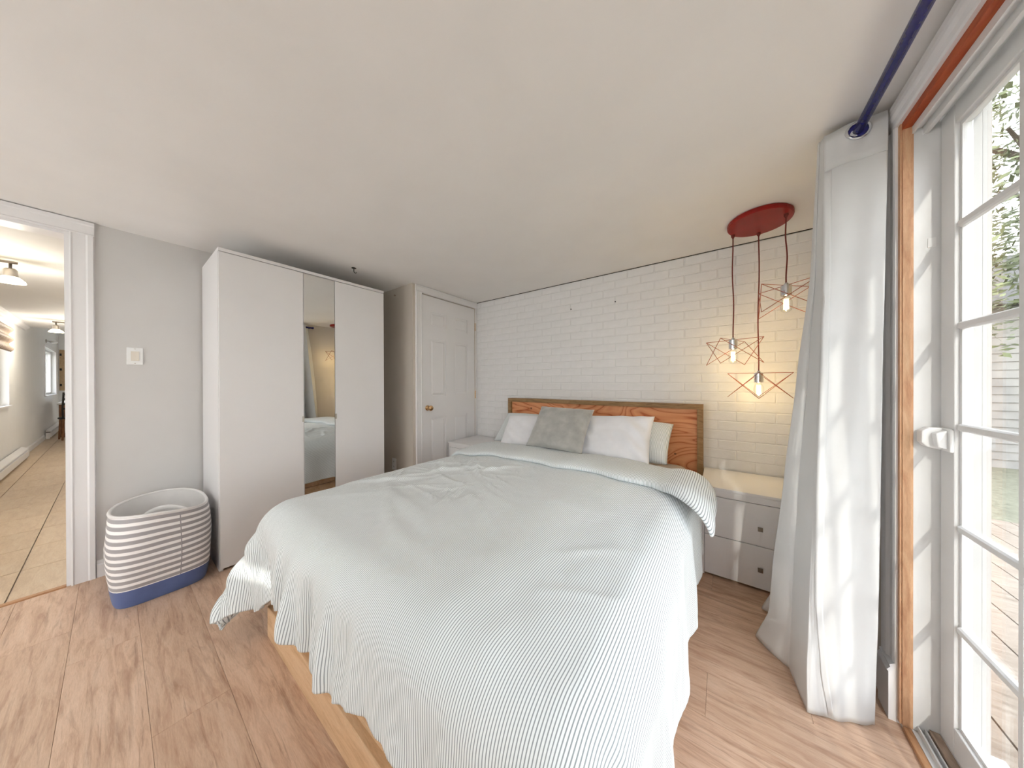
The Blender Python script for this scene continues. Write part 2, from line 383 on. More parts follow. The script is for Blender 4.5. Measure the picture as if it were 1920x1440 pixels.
# thin dark strip, painted shade of a gap under the ceiling
tag(box('ceiling_gap_shade', (AX, BY-0.006, C-0.0045), (RX, BY-0.0001, C-0.0002), 'dark'), 'dark strip painted as the shade of a gap between ceiling and brick wall', 'gap', kind='structure')
for xx, zz, nm in ((-1.181, 1.871, 'left'), (-0.764, 1.873, 'right')):
    o = G().lathe([(0.003, 0), (0.003, -0.008), (0.006, -0.0085), (0.006, -0.0105)], (xx, BY-BD, zz), 8, 'Y').build('nail', 'black')
    tag(o, 'tiny dark nail in the white brick wall, %s of the two' % nm, 'nail', 'nails in the brick wall')

# baseboards
def baseboard(name, a, b, label, h=0.10, t=0.014):
    (x0, y0), (x1, y1) = a, b; ver = abs(x1-x0) < 1e-6
    prof = [(0, 0), (t, 0), (t, h*0.72), (t*0.7, h*0.80), (t*0.75, h*0.86), (t*0.35, h*0.95), (t*0.3, h), (0, h)]
    g = G()
    if ver:
        sg = 1 if x0 < -1 else -1
        g.poly_prism([(x0+sg*p, z) for p, z in prof], 1, y0, y1)
    else:
        sg = -1 if y0 > 0 else 1
        g.poly_prism([(y0+sg*p, z) for p, z in prof], 0, x0, x1)
    tag(g.build(name, 'trim'), label, 'baseboard', kind='structure')
baseboard('baseboard_left', (LX, DY1+0.085, ), (LX, AY), 'white moulded baseboard behind the laundry basket')
baseboard('baseboard_right', (RX, 1.675), (RX, BY-0.02), 'white baseboard behind the curtain')
baseboard('baseboard_back', (AX+0.01, BY-BD), (RX-0.015, BY-BD), 'white baseboard under the brick wall')
baseboard('baseboard_front', (LX, FY), (RX, FY), 'white baseboard behind the viewer')

# hall doorway lining, casing, threshold
d = thing('trim_2', 'white moulded casing around the hall doorway', 'door frame', (0, 0, 0), kind='structure')
prof = [(0, 0), (0.017, 0), (0.019, 0.006), (0.014, 0.012), (0.015, 0.055), (0.019, 0.062), (0.019, 0.080), (0, 0.084)]
G().poly_prism([(LX+a, DY1+b) for a, b in prof], 2, 0, DZ+0.0005).build('casing', 'trim', d)
G().poly_prism([(LX+a, DY0-b) for a, b in prof], 2, 0, DZ+0.0005).build('casing', 'trim', d)
G().poly_prism([(LX+a, DZ+b) for a, b in prof], 1, DY0-0.084, DY1+0.084).build('head_casing', 'trim', d)
g = G(); g.box((LX-0.121, DY1-0.016, 0), (LX+0.001, DY1, DZ)); g.box((LX-0.121, DY0, 0), (LX+0.001, DY0+0.016, DZ)); g.box((LX-0.121, DY0+0.016, DZ-0.016), (LX+0.001, DY1-0.016, DZ))
g.build('door_lining', 'trim', d)
G().box((LX-0.045, DY1-0.018, 0.885), (LX-0.018, DY1-0.0155, 0.955)).build('strike_plate', 'nickel', d)
G().poly_prism([(LX-0.03, 0.0), (LX+0.012, 0.0), (LX+0.005, 0.006), (LX-0.023, 0.006)], 1, DY0+0.016, DY1-0.016).build('threshold_strip', 'threshold', d)

# ------------------------------------------------------------------ closet door
cd = thing('door_1', 'white six-panel closet door with brass knob', 'door', (0, 0, 0), kind='structure')
cy0, cy1, cz1 = 1.807, 2.564, 2.054
g = G(); xf, xb_ = AX-0.004, AX-0.04
g.box((xb_, cy0+0.002, 0.012), (xf-0.008, cy1-0.002, cz1))
panels = [(1.91, 2.115, 1.745, 1.902), (2.235, 2.44, 1.745, 1.902), (1.91, 2.115, 1.03, 1.62), (2.235, 2.44, 1.03, 1.62), (1.91, 2.115, 0.22, 0.815), (2.235, 2.44, 0.22, 0.815)]
ys = [cy0+0.002, 1.91, 2.115, 2.235, 2.44, cy1-0.002]; zs = [0.012, 0.22, 0.815, 1.03, 1.62, 1.745, 1.902, cz1]
for (a, b) in ((0, 1), (2, 3), (4, 5)): g.box((xf-0.008, ys[a], zs[0]), (xf, ys[b], zs[-1]))
for (a, b) in ((0, 1), (2, 3), (4, 5), (6, 7)):
    for (p, q) in ((1, 2), (3, 4)): g.box((xf-0.008, ys[p], zs[a]), (xf, ys[q], zs[b]))
g.build('door_slab', 'trim', cd)
for (a, b, c_, e_) in panels:
    g = G(); g.box((xf-0.008, a+0.018, c_+0.018), (xf-0.001, b-0.018, e_-0.018)); bm = g.bm
    for v in bm.verts:
        if v.co.x > xf-0.002:
            v.co.y += 0.014 if v.co.y < (a+b)/2 else -0.014; v.co.z += 0.014 if v.co.z < (c_+e_)/2 else -0.014
    g.build('door_panel', 'trim', cd)
kb = G().lathe([(0.027, 0), (0.027, 0.004), (0.012, 0.008), (0.010, 0.028), (0.021, 0.038), (0.027, 0.050), (0.025, 0.062), (0.012, 0.068), (0.001, 0.069)], (xf, 1.873, 0.916), 20, 'X').build('knob', 'brass', cd, smooth=True); kb['label'] = 'round brass door knob'
for zz in (1.84, 1.03, 0.22): G().lathe([(0.005, -0.045), (0.005, 0.045)], (AX+0.004, 2.566, zz), 8).build('hinge', 'brass', cd)
ct = thing('trim_3', 'white casing around the closet door', 'door frame', (0, 0, 0), kind='structure')
cprof = [(0, 0), (0.013, 0), (0.015, 0.008), (0.011, 0.014), (0.012, 0.05), (0.016, 0.058), (0.016, 0.067), (0, 0.07)]
G().poly_prism([(AX+a, 1.800-b) for a, b in cprof], 2, 0, 2.062).build('casing', 'trim', ct)
G().poly_prism([(AX+a, 2.062+b) for a, b in cprof], 1, 1.730, BY-BD-0.001).build('head_casing', 'trim', ct)
G().box((AX, 2.570, 0), (AX+0.012, BY-BD-0.001, 2.062)).build('casing', 'trim', ct)
box('door_lining', (AX-0.088, 1.7905, 0), (AX, 1.8045, 2.06), 'trim', ct)
# dark closet behind
# ------------------------------------------------------------------ patio door
pd = thing('door_2', 'white sliding patio door with muntin bars at the right edge', 'patio door', (0, 0, 0), kind='structure')
X0 = RX
g = G()   # jamb linings and head
g.box((X0+0.021, OY1-0.001, 0.0), (X0+0.15, OY1+0.018, OZ)); g.box((X0+0.021, OY0-0.018, 0), (X0+0.15, OY0+0.001, OZ)); g.box((X0+0.021, OY0-0.018, OZ-0.018), (X0+0.15, OY1+0.018, OZ+0.002))
g.build('jamb', 'vinyl', pd)
a = box('jamb_edge_strip', (X0-0.001, OY1-0.003, 0.012), (X0+0.021, OY1+0.016, OZ), 'strip', pd); a['label'] = 'raw wood edge of the jamb'
box('jamb_edge_strip', (X0-0.006, OY1+0.0005, 0.012), (X0+0.006, OY1+0.0145, OZ), 'strip', pd)
a = box('head_edge_strip', (X0-0.002, OY0, OZ-0.022), (X0+0.018, OY1, OZ+0.002), 'stripdark', pd); a['label'] = 'reddish raw wood edge of the head'
g = G(); g.box((X0+0.018, OY0, OZ-0.034), (X0+0.050, OY1, OZ-0.017)); g.box((X0+0.040, OY0, OZ-0.058), (X0+0.052, OY1, OZ-0.034)); g.box((X0+0.018, OY0, OZ-0.046), (X0+0.023, OY1, OZ-0.034))
g.build('head_track', 'vinyl', pd)
def sash(parent, xs, ya, yb, z0, z1, handle):
    s = 0.068; th = 0.034
    stile = [(xs, yb-s, yb), (xs, ya, ya+s)]
    fr = G()
    for _, p, q in stile: fr.box((xs, p, z0), (xs+th, q, z1))
    fr.box((xs, ya+s, z1-0.062), (xs+th, yb-s, z1)); fr.box((xs, ya+s, z0), (xs+th, yb-s, z0+0.085))
    f = fr.build('sash_frame', 'vinyl', parent, bevel=0.003)
    ga, gb, gz0, gz1 = ya+s, yb-s, z0+0.085, z1-0.062
    st = G(); t = 0.010
    st.box((xs+0.010, ga, gz0), (xs+0.026, ga+t, gz1)); st.box((xs+0.010, gb-t, gz0), (xs+0.026, gb, gz1)); st.box((xs+0.010, ga+t, gz0), (xs+0.026, gb-t, gz0+t)); st.box((xs+0.010, ga+t, gz1-t), (xs+0.026, gb-t, gz1))
    st.build('glazing_bead', 'vinyl', f)
    box('pane', (xs+0.016, ga, gz0), (xs+0.019, gb, gz1), 'glass', f)
    for k in range(1, 6):
        z = gz0+(gz1-gz0)*k/6
        G().poly_prism([(xs+0.002, z-0.007), (xs+0.007, z-0.011), (xs+0.016, z-0.011), (xs+0.016, z+0.011), (xs+0.007, z+0.011), (xs+0.002, z+0.007)], 1, ga+t, gb-t).build('muntin', 'vinyl', f)
    n = 3
    for k in range(1, n):
        yk = ga+(gb-ga)*k/n
        G().poly_prism([(xs+0.0018, yk-0.007), (xs+0.0068, yk-0.011), (xs+0.0159, yk-0.011), (xs+0.0159, yk+0.011), (xs+0.0068, yk+0.011), (xs+0.0018, yk+0.007)], 2, gz0+t, gz1-t).build('muntin', 'vinyl', f)
    return f
fA = sash(pd, X0+0.074, OY1-0.86, OY1-0.004, 0.038, 1.998, True)
fB = sash(pd, X0+0.112, OY0+0.01, OY0+0.93, 0.038, 1.998, False)
g = G(); yl = OY1-0.034
g.box((X0+0.066, yl-0.040, 0.950), (X0+0.0745, yl+0.036, 1.022))
g.build('latch_plate', 'plug', pd, bevel=0.004)
g = G(); g.poly_prism([(X0+0.0665, 0.952), (X0+0.036, 0.958), (X0+0.026, 0.972), (X0+0.026, 1.008), (X0+0.040, 1.020), (X0+0.0665, 1.022)], 1, yl-0.004, yl+0.030)
g.build('latch', 'plug', pd, bevel=0.004)
G().poly_prism([(X0+0.0665, 0.958), (X0+0.048, 0.962), (X0+0.044, 1.006), (X0+0.0665, 1.016)], 1, yl-0.030, yl-0.0045).build('latch', 'plug', pd, bevel=0.003)
box('strike_plate', (X0+0.050, OY1-0.003, 1.60), (X0+0.066, OY1-0.0011, 1.63), 'plug', pd)
g = G(); g.box((X0-0.002, OY0, -0.004), (X0+0.018, OY1-0.0035, 0.013)); a = g.build('threshold_board', 'threshold', pd, bevel=0.003)
g = G(); g.box((X0+0.018, OY0+0.0015, 0), (X0+0.052, OY1-0.0035, 0.012)); g.box((X0+0.030, OY0+0.0015, 0.012), (X0+0.034, OY1-0.0035, 0.030)); g.box((X0+0.044, OY0+0.0015, 0.012), (X0+0.048, OY1-0.0035, 0.030)); g.build('floor_track', 'vinyl', pd)
a = box('sill_board', (X0+0.052, OY0+0.0015, 0), (X0+0.074, OY1-0.0035, 0.036), 'bronzewood', pd, 0.002); a['label'] = 'weathered wooden sill board'
box('sill', (X0+0.074, OY0+0.0015, -0.02), (X0+0.19, OY1-0.0035, 0.036), 'vinyl', pd)
box('screen_track', (X0+0.116, OY1-0.013, 0.037), (X0+0.128, OY1-0.0055, OZ-0.019), 'exterior', pd); box('outer_jamb', (X0+0.109, OY1-0.0055, 0.037), (X0+0.149, OY1-0.0012, OZ-0.019), 'exterior', pd)
# casing inside + plinth block
pt = thing('trim_4', 'white moulded casing around the patio door', 'door frame', (0, 0, 0), kind='structure')
pprof = [(0, 0), (0.012, 0.0), (0.015, 0.008), (0.012, 0.012), (0.014, 0.03), (0.021, 0.040), (0.017, 0.046), (0.021, 0.056), (0.021, 0.075), (0, 0.079)]
G().poly_prism([(X0-a, OY1+0.015+b) for a, b in pprof], 2, 0.20, OZ+0.0015).build('casing', 'trim', pt)
G().poly_prism([(X0-a, OY0-0.015-b) for a, b in pprof], 2, 0.20, OZ+0.0015).build('casing', 'trim', pt)
G().poly_prism([(X0-a, OZ+0.0015+b) for a, b in pprof], 1, OY0-0.094, OY1+0.094).build('head_casing', 'trim', pt)
for sg, yy in ((1, OY1+0.015), (-1, OY0-0.015)):
    G().poly_prism([(X0, 0), (X0-0.026, 0), (X0-0.026, 0.165), (X0-0.030, 0.170), (X0-0.022, 0.182), (X0-0.024, 0.190), (X0-0.010, 0.2), (X0, 0.2)], 1, yy, yy+sg*0.084).build('plinth_block', 'trim', pt)
# outside trim of the opening
et = thing('trim_5', 'sunlit white outside trim beyond the patio door glass', 'trim', (0, 0, 0), kind='structure')
box('brick_mould', (X0+0.1501, OY1-0.004, -0.1), (X0+0.166, OY1+0.06, OZ+0.06), 'exterior', et); box('brick_mould', (X0+0.1501, OY0-0.06, -0.1), (X0+0.166, OY0+0.004, OZ+0.06), 'exterior', et); box('head_mould', (X0+0.1501, OY0+0.004, OZ-0.006), (X0+0.166, OY1-0.004, OZ+0.06), 'exterior', et)

# ------------------------------------------------------------------ the hall
HX, HW, HR = -14.5, -0.865, 1.1
hf = tag(box('floor_hall', (HX, HW, -0.06), (LX-0.03, HR, -0.009), 'grout'), 'tan tiled floor of the hall beyond the doorway', 'floor', kind='structure')
tc_ = {}; nt_ = 0
y = -0.345-0.345*2; rest = G()
while y < HR:
    x = LX-0.03-0.0; i = 0
    while x > HX:
        xa, xb = max(x-0.46, HX), x; ya, yb = max(y, HW), min(y+0.345, HR)
        if yb-ya > 0.02:
            if nt_ < 150 and yb < 0.4: plank(hf, xa, xb, ya, yb, -0.001, 0.008, 'tile', 'floor_tile', 0.005, tc_); nt_ += 1
            else: rest.box((xa+0.0025, ya+0.0025, -0.009), (xb-0.0025, yb-0.0025, -0.001))
        x -= 0.46
    y += 0.345
ro = rest.build('floor_tile_field', 'tile', hf); ro['kind'] = 'stuff'
g = G(); g.box((-9.35, HW, C), (LX-0.12, HR, C+0.1)); g.box((-9.42, HW, C), (-9.35, HR, 2.6)); g.box((HX, HW, 2.55), (-9.42, HR, 2.65))
tag(g.build('ceiling_hall', 'hallwall'), 'white hall ceiling stepping up at the far end', 'ceiling', kind='structure')
h1 = (-8.05, -6.9, 0.88, 1.93); h2 = (-13.75, -11.75, 0.93, 1.98)
g = G(); yy0, yy1 = HW-0.15, HW
for a, b in ((HX, h2[0]), (h2[1], h1[0]), (h1[1], LX-0.12)): g.box((a, yy0, 0), (b, yy1, 2.65))
for w in (h1, h2): g.box((w[0], yy0, 0), (w[1], yy1, w[2])); g.box((w[0], yy0, w[3]), (w[1], yy1, 2.65))
tag(g.build('wall_hall', 'hallwall'), 'long white hall wall with two windows', 'wall', kind='structure')
tag(box('wall_hall_end', (HX-0.12, HW-0.15, 0), (HX, HR, 2.65), 'hallwall'), 'white end wall of the hall', 'wall', kind='structure')
tag(box('wall_hall_side', (HX, HR, 0), (LX-0.12, HR+0.1, 2.65), 'hallwall'), 'white inner wall of the hall', 'wall', kind='structure')
for nme, w, lab in (('window_2', h1, 'near bright window in the hall wall'), ('window_3', h2, 'far bright window in the hall wall')):
    t = thing(nme, lab, 'window', (0, 0, 0), kind='structure'); g = G(); e = 0.045
    g.box((w[0], yy0+0.03, w[2]), (w[0]+e, yy0+0.09, w[3])); g.box((w[1]-e, yy0+0.03, w[2]), (w[1], yy0+0.09, w[3])); g.box((w[0]+e, yy0+0.03, w[2]), (w[1]-e, yy0+0.09, w[2]+e)); g.box((w[0]+e, yy0+0.03, w[3]-e), (w[1]-e, yy0+0.09, w[3])); mx = (w[0]+w[1])/2; g.box((mx-0.03, yy0+0.03, w[2]+e), (mx+0.03, yy0+0.09, w[3]-e))
    g.build('window_frame', 'vinyl', t); box('pane', (w[0]+e, yy0+0.05, w[2]+e), (mx-0.03, yy0+0.055, w[3]-e), 'glass', t); box('pane', (mx+0.03, yy0+0.05, w[2]+e), (w[1]-e, yy0+0.055, w[3]-e), 'glass', t)
    box('window_sill', (w[0]-0.03, yy1-0.02, w[2]-0.02), (w[1]+0.03, yy1+0.035, w[2]), 'trim', t)
    g = G(); 
    for (p, q) in ((w[0]-0.05, w[0]), (w[1], w[1]+0.05)): g.box((p, yy1, w[2]), (q, yy1+0.012, w[3]+0.05))
    g.box((w[0], yy1, w[3]), (w[1], yy1+0.012, w[3]+0.05)); g.build('casing', 'trim', t)
bb = G().poly_prism([(HW, 0), (HW+0.014, 0), (HW+0.014, 0.08), (HW+0.005, 0.1), (HW, 0.1)], 0, -11.6, LX-0.12).build('baseboard_hall', 'trim'); tag(bb, 'white baseboard along the hall wall', 'baseboard', kind='structure')
tr_ = G(); tr_.poly_prism([(HW, C-0.07), (HW+0.02, C-0.07), (HW+0.03, C-0.05), (HW+0.05, C-0.03), (HW+0.055, C-0.0005), (HW, C-0.0005)], 0, -9.35, LX-0.12); tag(tr_.build('trim_6', 'trim'), 'white crown moulding along the hall ceiling', 'crown moulding', kind='structure')
def heater(x0, x1, lab):
    t = thing('baseboard_heater', lab, 'heater', ((x0+x1)/2, HW+0.014, 0), group='hall baseboard heaters'); w = (x1-x0)/2
    G().poly_prism([(0.001, 0.03), (0.062, 0.03), (0.066, 0.05), (0.066, 0.125), (0.05, 0.13), (0.001, 0.13)], 0, -w, w).build('front_panel', 'trim', t)
    G().poly_prism([(0.001, 0.1305), (0.048, 0.1305), (0.048, 0.148), (0.001, 0.148)], 0, -w, w).build('vent_slot', 'dark', t)
    G().poly_prism([(0.001, 0.1485), (0.062, 0.1485), (0.058, 0.160), (0.001, 0.19)], 0, -w, w).build('top_panel', 'trim', t)
    for s_ in (-1, 1): G().box((s_*w, 0.001, 0.0), (s_*(w-0.012), 0.05, 0.0298)).build('foot', 'trim', t)
heater(-8.9, -5.6, 'long white baseboard heater under the near hall window'); heater(-13.9, -11.7, 'white baseboard heater under the far hall window')
def track_light(x, y, n, lab, rz, zc):
    t = thing('track_light', lab, 'ceiling light', (x, y, zc), rz, 'hall track lights')
    G().lathe([(0.05, -0.001), (0.05, -0.018), (0.02, -0.022)], (0, 0, 0), 16).build('ceiling_rose', 'nickel', t)
    G().tube([(0, -0.17, -0.03), (0, 0.17, -0.03)], 0.011, 8).build('bar', 'nickel', t)
    for k in range(n):
        yy = -0.14+0.28*k/(n-1)
        hd = G().lathe([(0.008, -0.035), (0.008, -0.075), (0.022, -0.078), (0.030, -0.09), (0.033, -0.135), (0.034, -0.140)], (0, yy, 0), 14).build('lamp_head', 'nickel', t, smooth=True)
        sh = G().lathe([(0.034, -0.1405), (0.045, -0.15), (0.062, -0.17), (0.066, -0.185), (0.060, -0.186), (0.02, -0.16)], (0, yy, 0), 16).build('glass_shade', 'lampglow', hd, smooth=True)
        L = bpy.data.lights.new('bulb', 'POINT'); L.energy = 3.0; L.color = (1, 0.92, 0.80); L.shadow_soft_size = 0.05; lo = bpy.data.objects.new('bulb_light', L); COL.objects.link(lo); lo.parent = t; lo.location = (0, yy, -0.24)
track_light(-4.42, -0.60, 3, 'near nickel track light with lit glass shades on the hall ceiling', 0.0, C); track_light(-8.1, -0.36, 3, 'far nickel track light further down the hall ceiling', 0.0, C)
t = thing('roman_blind', 'brown patterned fabric shade at the near hall window', 'blind', (-7.45, HW+0.013, 1.72))
G().grid(lambda u, v: (-0.56+1.12*u, 0.02+0.018*sin(v*16), 0.24-0.34*v), 8, 24).build('fabric', 'bronzewood', t, smooth=True, solid=0.004)
G().tube([(0.57, 0.03, 0.2)]+[(0.575+0.03*sin(a), 0.03, -0.95-0.04*cos(a)) for a in [x*pi/6 for x in range(-6, 7)]]+[(0.58, 0.03, 0.2)], 0.004, 6).build('pull_chain', 'nickel', t)
t = thing('wall_sconce', 'small chrome sconce above the far hall window', 'lamp', (-12.0, HW, 2.12))
G().lathe([(0.04, 0.001), (0.04, 0.012), (0.02, 0.016)], (0, 0, 0), 14, 'Y').build('wall_plate', 'nickel', t); G().tube([(0, 0.012, 0), (-0.1, 0.06, 0.01), (-0.3, 0.07, 0.01)], 0.01, 8).build('arm', 'nickel', t); G().lathe([(0.03, -0.02), (0.06, 0.0), (0.055, 0.03), (0.02, 0.04)], (-0.36, 0.07, 0), 14, sx=2).build('shade', 'plug', t, smooth=True)
t = thing('pin_board', 'tan pin board with photos on the hall end wall', 'board', (HX, -0.60, 1.55))
box('panel', (0.001, -0.25, -0.55), (0.02, 0.45, 0.55), 'frost', t)
for (a, b, c_, dd, mm) in ((-0.14, 0.02, 0.22, 0.42, 'photo'), (-0.17, 0.0, -0.02, 0.12, 'photolight'), (-0.16, 0.01, -0.38, -0.24, 'photo'), (0.1, 0.3, 0.1, 0.3, 'photo')): box('photo_print', (0.0201, a, c_), (0.023, b, dd), mm, t)
for zz in (0.42, 0.02, -0.4): G().box((0.0201, -0.245, zz-0.03), (0.035, -0.215, zz+0.03)).build('clip', 'black', t)
def table():
    t = thing('dining_table', 'brown wooden table at the far end of the hall', 'table', (-12.45, -0.30, 0))
    box('table_top', (-0.75, -0.42, 0.725), (0.75, 0.42, 0.765), 'white', t, 0.004)
    for sx in (-0.68, 0.60):
        for sy in (-0.40, 0.32): box('leg', (sx, sy, 0), (sx+0.08, sy+0.08, 0.655), 'tablewood', t)
    g = G(); g.box((-0.70, -0.40, 0.6555), (0.70, -0.375, 0.7245)); g.box((-0.70, 0.375, 0.6555), (0.70, 0.40, 0.7245)); g.box((0.675, -0.375, 0.6555), (0.70, 0.375, 0.7245)); g.box((-0.70, -0.375, 0.6555), (-0.675, 0.375, 0.7245)); g.build('apron', 'tablewood', t)
table()
def chair():
    t = thing('dining_chair', 'dark curved-back chair at the hall table', 'chair', (-11.30, -0.50, 0), 0.2)
    G().lathe([(0.17, 0.43), (0.19, 0.445), (0.19, 0.465), (0.17, 0.475)], (0, 0, 0), 18).build('seat', 'black', t)
    for sy in (-1, 1):
        G().tube([(-0.02+0.15, sy*0.14, 0.44), (0.17, sy*0.16, 0.0)], 0.013, 8).build('leg', 'tablewood', t)
        G().tube([(0.17*-1, sy*0.15, 0.0), (-0.14, sy*0.14, 0.44)], 0.013, 8).build('leg', 'tablewood', t)
        G().tube([(0.15, sy*0.15, 0.46), (0.18, sy*0.16, 0.65), (0.26, sy*0.16, 0.92), (0.28, sy*0.16, 1.0)], 0.013, 8).build('back_post', 'black', t)
    for z, x in ((0.66, 0.185), (0.76, 0.212), (0.86, 0.243), (0.96, 0.272)): G().box((x-0.008, -0.15, z-0.02), (x+0.008, 0.15, z+0.02)).build('back_slat', 'black', t)
chair()

# ------------------------------------------------------------------ wardrobe
def wardrobe():
    xf, yb0, yb1, h = -2.507, 0.382, 1.458, 2.008
    t = thing('wardrobe', 'tall white three-door wardrobe with narrow mirror in the middle', 'wardrobe', (xf, yb0, 0))
    W_, D = yb1-yb0, xf-LX-0.016; th = 0.019
    box('side_panel', (-D, 0, 0), (-0.020, th, h-0.021), 'white', t, 0.001); box('side_panel', (-D, W_-th, 0), (-0.020, W_, h-0.021), 'white', t, 0.001)
    box('top_panel', (-D, 0, h-0.021), (0.0, W_, h), 'white', t, 0.0012)
    box('bottom_panel', (-D+0.01, th, 0.055), (-0.021, W_-th, 0.074), 'white', t)
    box('plinth', (-0.075, th, 0), (-0.055, W_-th, 0.0545), 'white', t)
    box('back_panel', (-D, th, 0.0745), (-D+0.006, W_-th, h-0.0215), 'white', t)
    ys_ = [0.001, 0.447, 0.662, W_-0.001]
    for k, (a, b) in enumerate(zip(ys_, ys_[1:])):
        dd = box('door', (-0.019, a+0.0012, 0.020), (0.0 if k != 1 else -0.003, b-0.0012, h-0.0255), 'white', t, 0.0008)
        if k == 1:
            m = box('mirror', (-0.0029, a+0.003, 0.022), (0.0002, b-0.003, h-0.0275), 'mirror', dd); m['label'] = 'full-height mirror'
        else:
            yh = b-0.004 if k == 0 else a+0.004
            G().box((-0.004, yh-0.0055, 0.885), (0.006, yh+0.0055, 0.925)).build('edge_pull', 'nickel', dd)
    g = G(); g.box((-0.0198, 0.4455, 0.02), (-0.0192, 0.4485, h-0.03)); g.box((-0.0198, 0.6605, 0.02), (-0.0192, 0.6635, h-0.03)); g.build('door_gap_shade', 'dark', t)  # dark strips behind the doors stand in for shade in the gaps
wardrobe()

# ------------------------------------------------------------------ small wall and ceiling things
t = thing('light_switch', 'square white light switch plate on the greige wall', 'switch', (LX, 0.084, 1.345))
G().box((0.0002, -0.033, -0.055), (0.006, 0.033, 0.055)).build('wall_plate', 'plug', t, bevel=0.003)
a = G().poly_prism([(0.006, -0.030), (0.0105, -0.030), (0.008, 0.031), (0.006, 0.031)], 1, -0.0165, 0.0165).build('rocker', 'cream', t, bevel=0.001)
for zz in (-0.046, 0.046): G().lathe([(0.003, 0.006), (0.0025, 0.0072)], (0, 0, zz), 8, 'X').build('screw', 'nickel', t)
t = thing('wall_outlet', 'white outlet low on the beige closet wall', 'outlet', (-2.735, AY, 0.338))
G().box((-0.036, -0.006, -0.058), (0.036, -0.0002, 0.058)).build('wall_plate', 'plug', t, bevel=0.003)
for zz in (-0.025, 0.025):
    r = G().box((-0.017, -0.0085, zz-0.018), (0.017, -0.006, zz+0.018)).build('receptacle', 'plug', t, bevel=0.004)
    G().box((-0.009, -0.0088, zz-0.006), (-0.0065, -0.0084, zz+0.008)).build('slot', 'dark', r); G().box((0.0065, -0.0088, zz-0.006), (0.009, -0.0084, zz+0.008)).build('slot', 'dark', r)
t = thing('ceiling_hook', 'small dark hook screwed into the ceiling above the wardrobe', 'hook', (-2.50, 1.19, C))
G().lathe([(0.018, -0.0002), (0.018, -0.004), (0.006, -0.007)], (0, 0, 0), 12).build('flange', 'black', t)
G().tube([(0, 0, -0.005), (0, 0, -0.030), (0, 0.006, -0.040), (0, 0.016, -0.040), (0, 0.020, -0.030)], 0.003, 8).build('hook', 'black', t)
o = G().lathe([(0.004, 0.0), (0.004, -0.012), (0.009, -0.013), (0.009, -0.016)], (-2.70, AY, 2.06), 10, 'Y').build('wall_screw', 'bronzewood'); tag(o, 'small screw high on the beige closet wall', 'screw')

# ------------------------------------------------------------------ bed
BX0, BX1, BYF = -1.705, -0.205, 0.415
bed = thing('bed', 'queen platform bed of pale pine with orange plywood headboard', 'bed', (-0.955, BYF, 0))
def L(p): return (p[0]+0.955, p[1]-BYF, p[2])
def bbox(n, a, b, m, bev=0.0, par=bed): return box(n, L(a), L(b), m, par, bev)
bbox('foot_board', (BX0, BYF, 0.0), (BX1, BYF+0.038, 0.138), 'pine', 0.003)
bbox('side_board', (BX0, BYF+0.0385, 0.0), (BX0+0.038, 2.48, 0.138), 'pine', 0.003); bbox('side_board', (BX1-0.038, BYF+0.0385, 0.0), (BX1, 2.48, 0.138), 'pine', 0.003)
bbox('ledge_board', (BX0+0.010, BYF+0.022, 0.1385), (BX1-0.010, BYF+0.080, 0.155), 'pine', 0.003)
bbox('upper_foot_board', (BX0+0.022, BYF+0.045, 0.1555), (BX1-0.022, BYF+0.080, 0.29), 'pine', 0.003)
bbox('upper_side_board', (BX0+0.022, BYF+0.081, 0.1385), (BX0+0.05, 2.48, 0.29), 'pine', 0.003); bbox('upper_side_board', (BX1-0.05, BYF+0.081, 0.1385), (BX1-0.022, 2.48, 0.29), 'pine', 0.003)
bbox('slat_deck', (BX0+0.051, BYF+0.082, 0.262), (BX1-0.051, 2.48, 0.285), 'pine')
hb0, hb1, hbz = -1.880, -0.121, 1.005
ply = bbox('headboard_panel', (hb0+0.040, 2.530, 0.30), (hb1-0.036, 2.548, hbz-0.036), 'plywood')
for (x, z, r) in ((-1.60, 0.905, 0.011), (-0.34, 0.800, 0.008), (-0.30, 0.62, 0.008)):
    G().lathe([(r, 2.5299), (r, 2.5293)], L((x, 0, z)), 12, 'Y').build('knot', 'black', ply) if False else G().lathe([(r, -0.0001), (r*0.8, -0.0008)], L((x, 2.530, z)), 14, 'Y').build('knot', 'tablewood', ply)
bbox('headboard_post', (hb0, 2.505, 0), (hb0+0.040, 2.578, hbz-0.0365), 'frame', 0.002); bbox('headboard_post', (hb1-0.036, 2.505, 0), (hb1, 2.578, hbz-0.0365), 'frame', 0.002)
bbox('headboard_rail', (hb0, 2.505, hbz-0.036), (hb1, 2.578, hbz), 'frame', 0.002); bbox('headboard_rail', (hb0+0.0405, 2.515, 0.22), (hb1-0.0365, 2.5295, 0.299), 'frame', 0.002)
# mattress
def rounded_slab(x0, x1, y0, y1, z0, z1, r):
    g = G(); g.box((x0, y0, z0), (x1, y1, z1)); bm = g.bm
    ve = [e for e in bm.edges if abs(e.verts[0].co.z-e.verts[1].co.z) > 0.01]; bmesh.ops.bevel(bm, geom=ve, offset=r*1.6, segments=5, profile=0.5, affect='EDGES')
    he = [e for e in bm.edges if abs(e.verts[0].co.z-e.verts[1].co.z) < 1e-5 and len(e.link_faces) == 2 and abs(abs(e.link_faces[0].normal.z)-abs(e.link_faces[1].normal.z)) > 0.5]
    bmesh.ops.bevel(bm, geom=he, offset=r, segments=5, profile=0.5, affect='EDGES'); return g
mt = rounded_slab(BX0+0.02, BX1+0.0, 0.47, 2.500, 0.291, 0.555, 0.05).build('mattress', 'sheet', None, smooth=True)
tag(mt, 'thick mattress in a greige fitted sheet on the bed base', 'mattress')

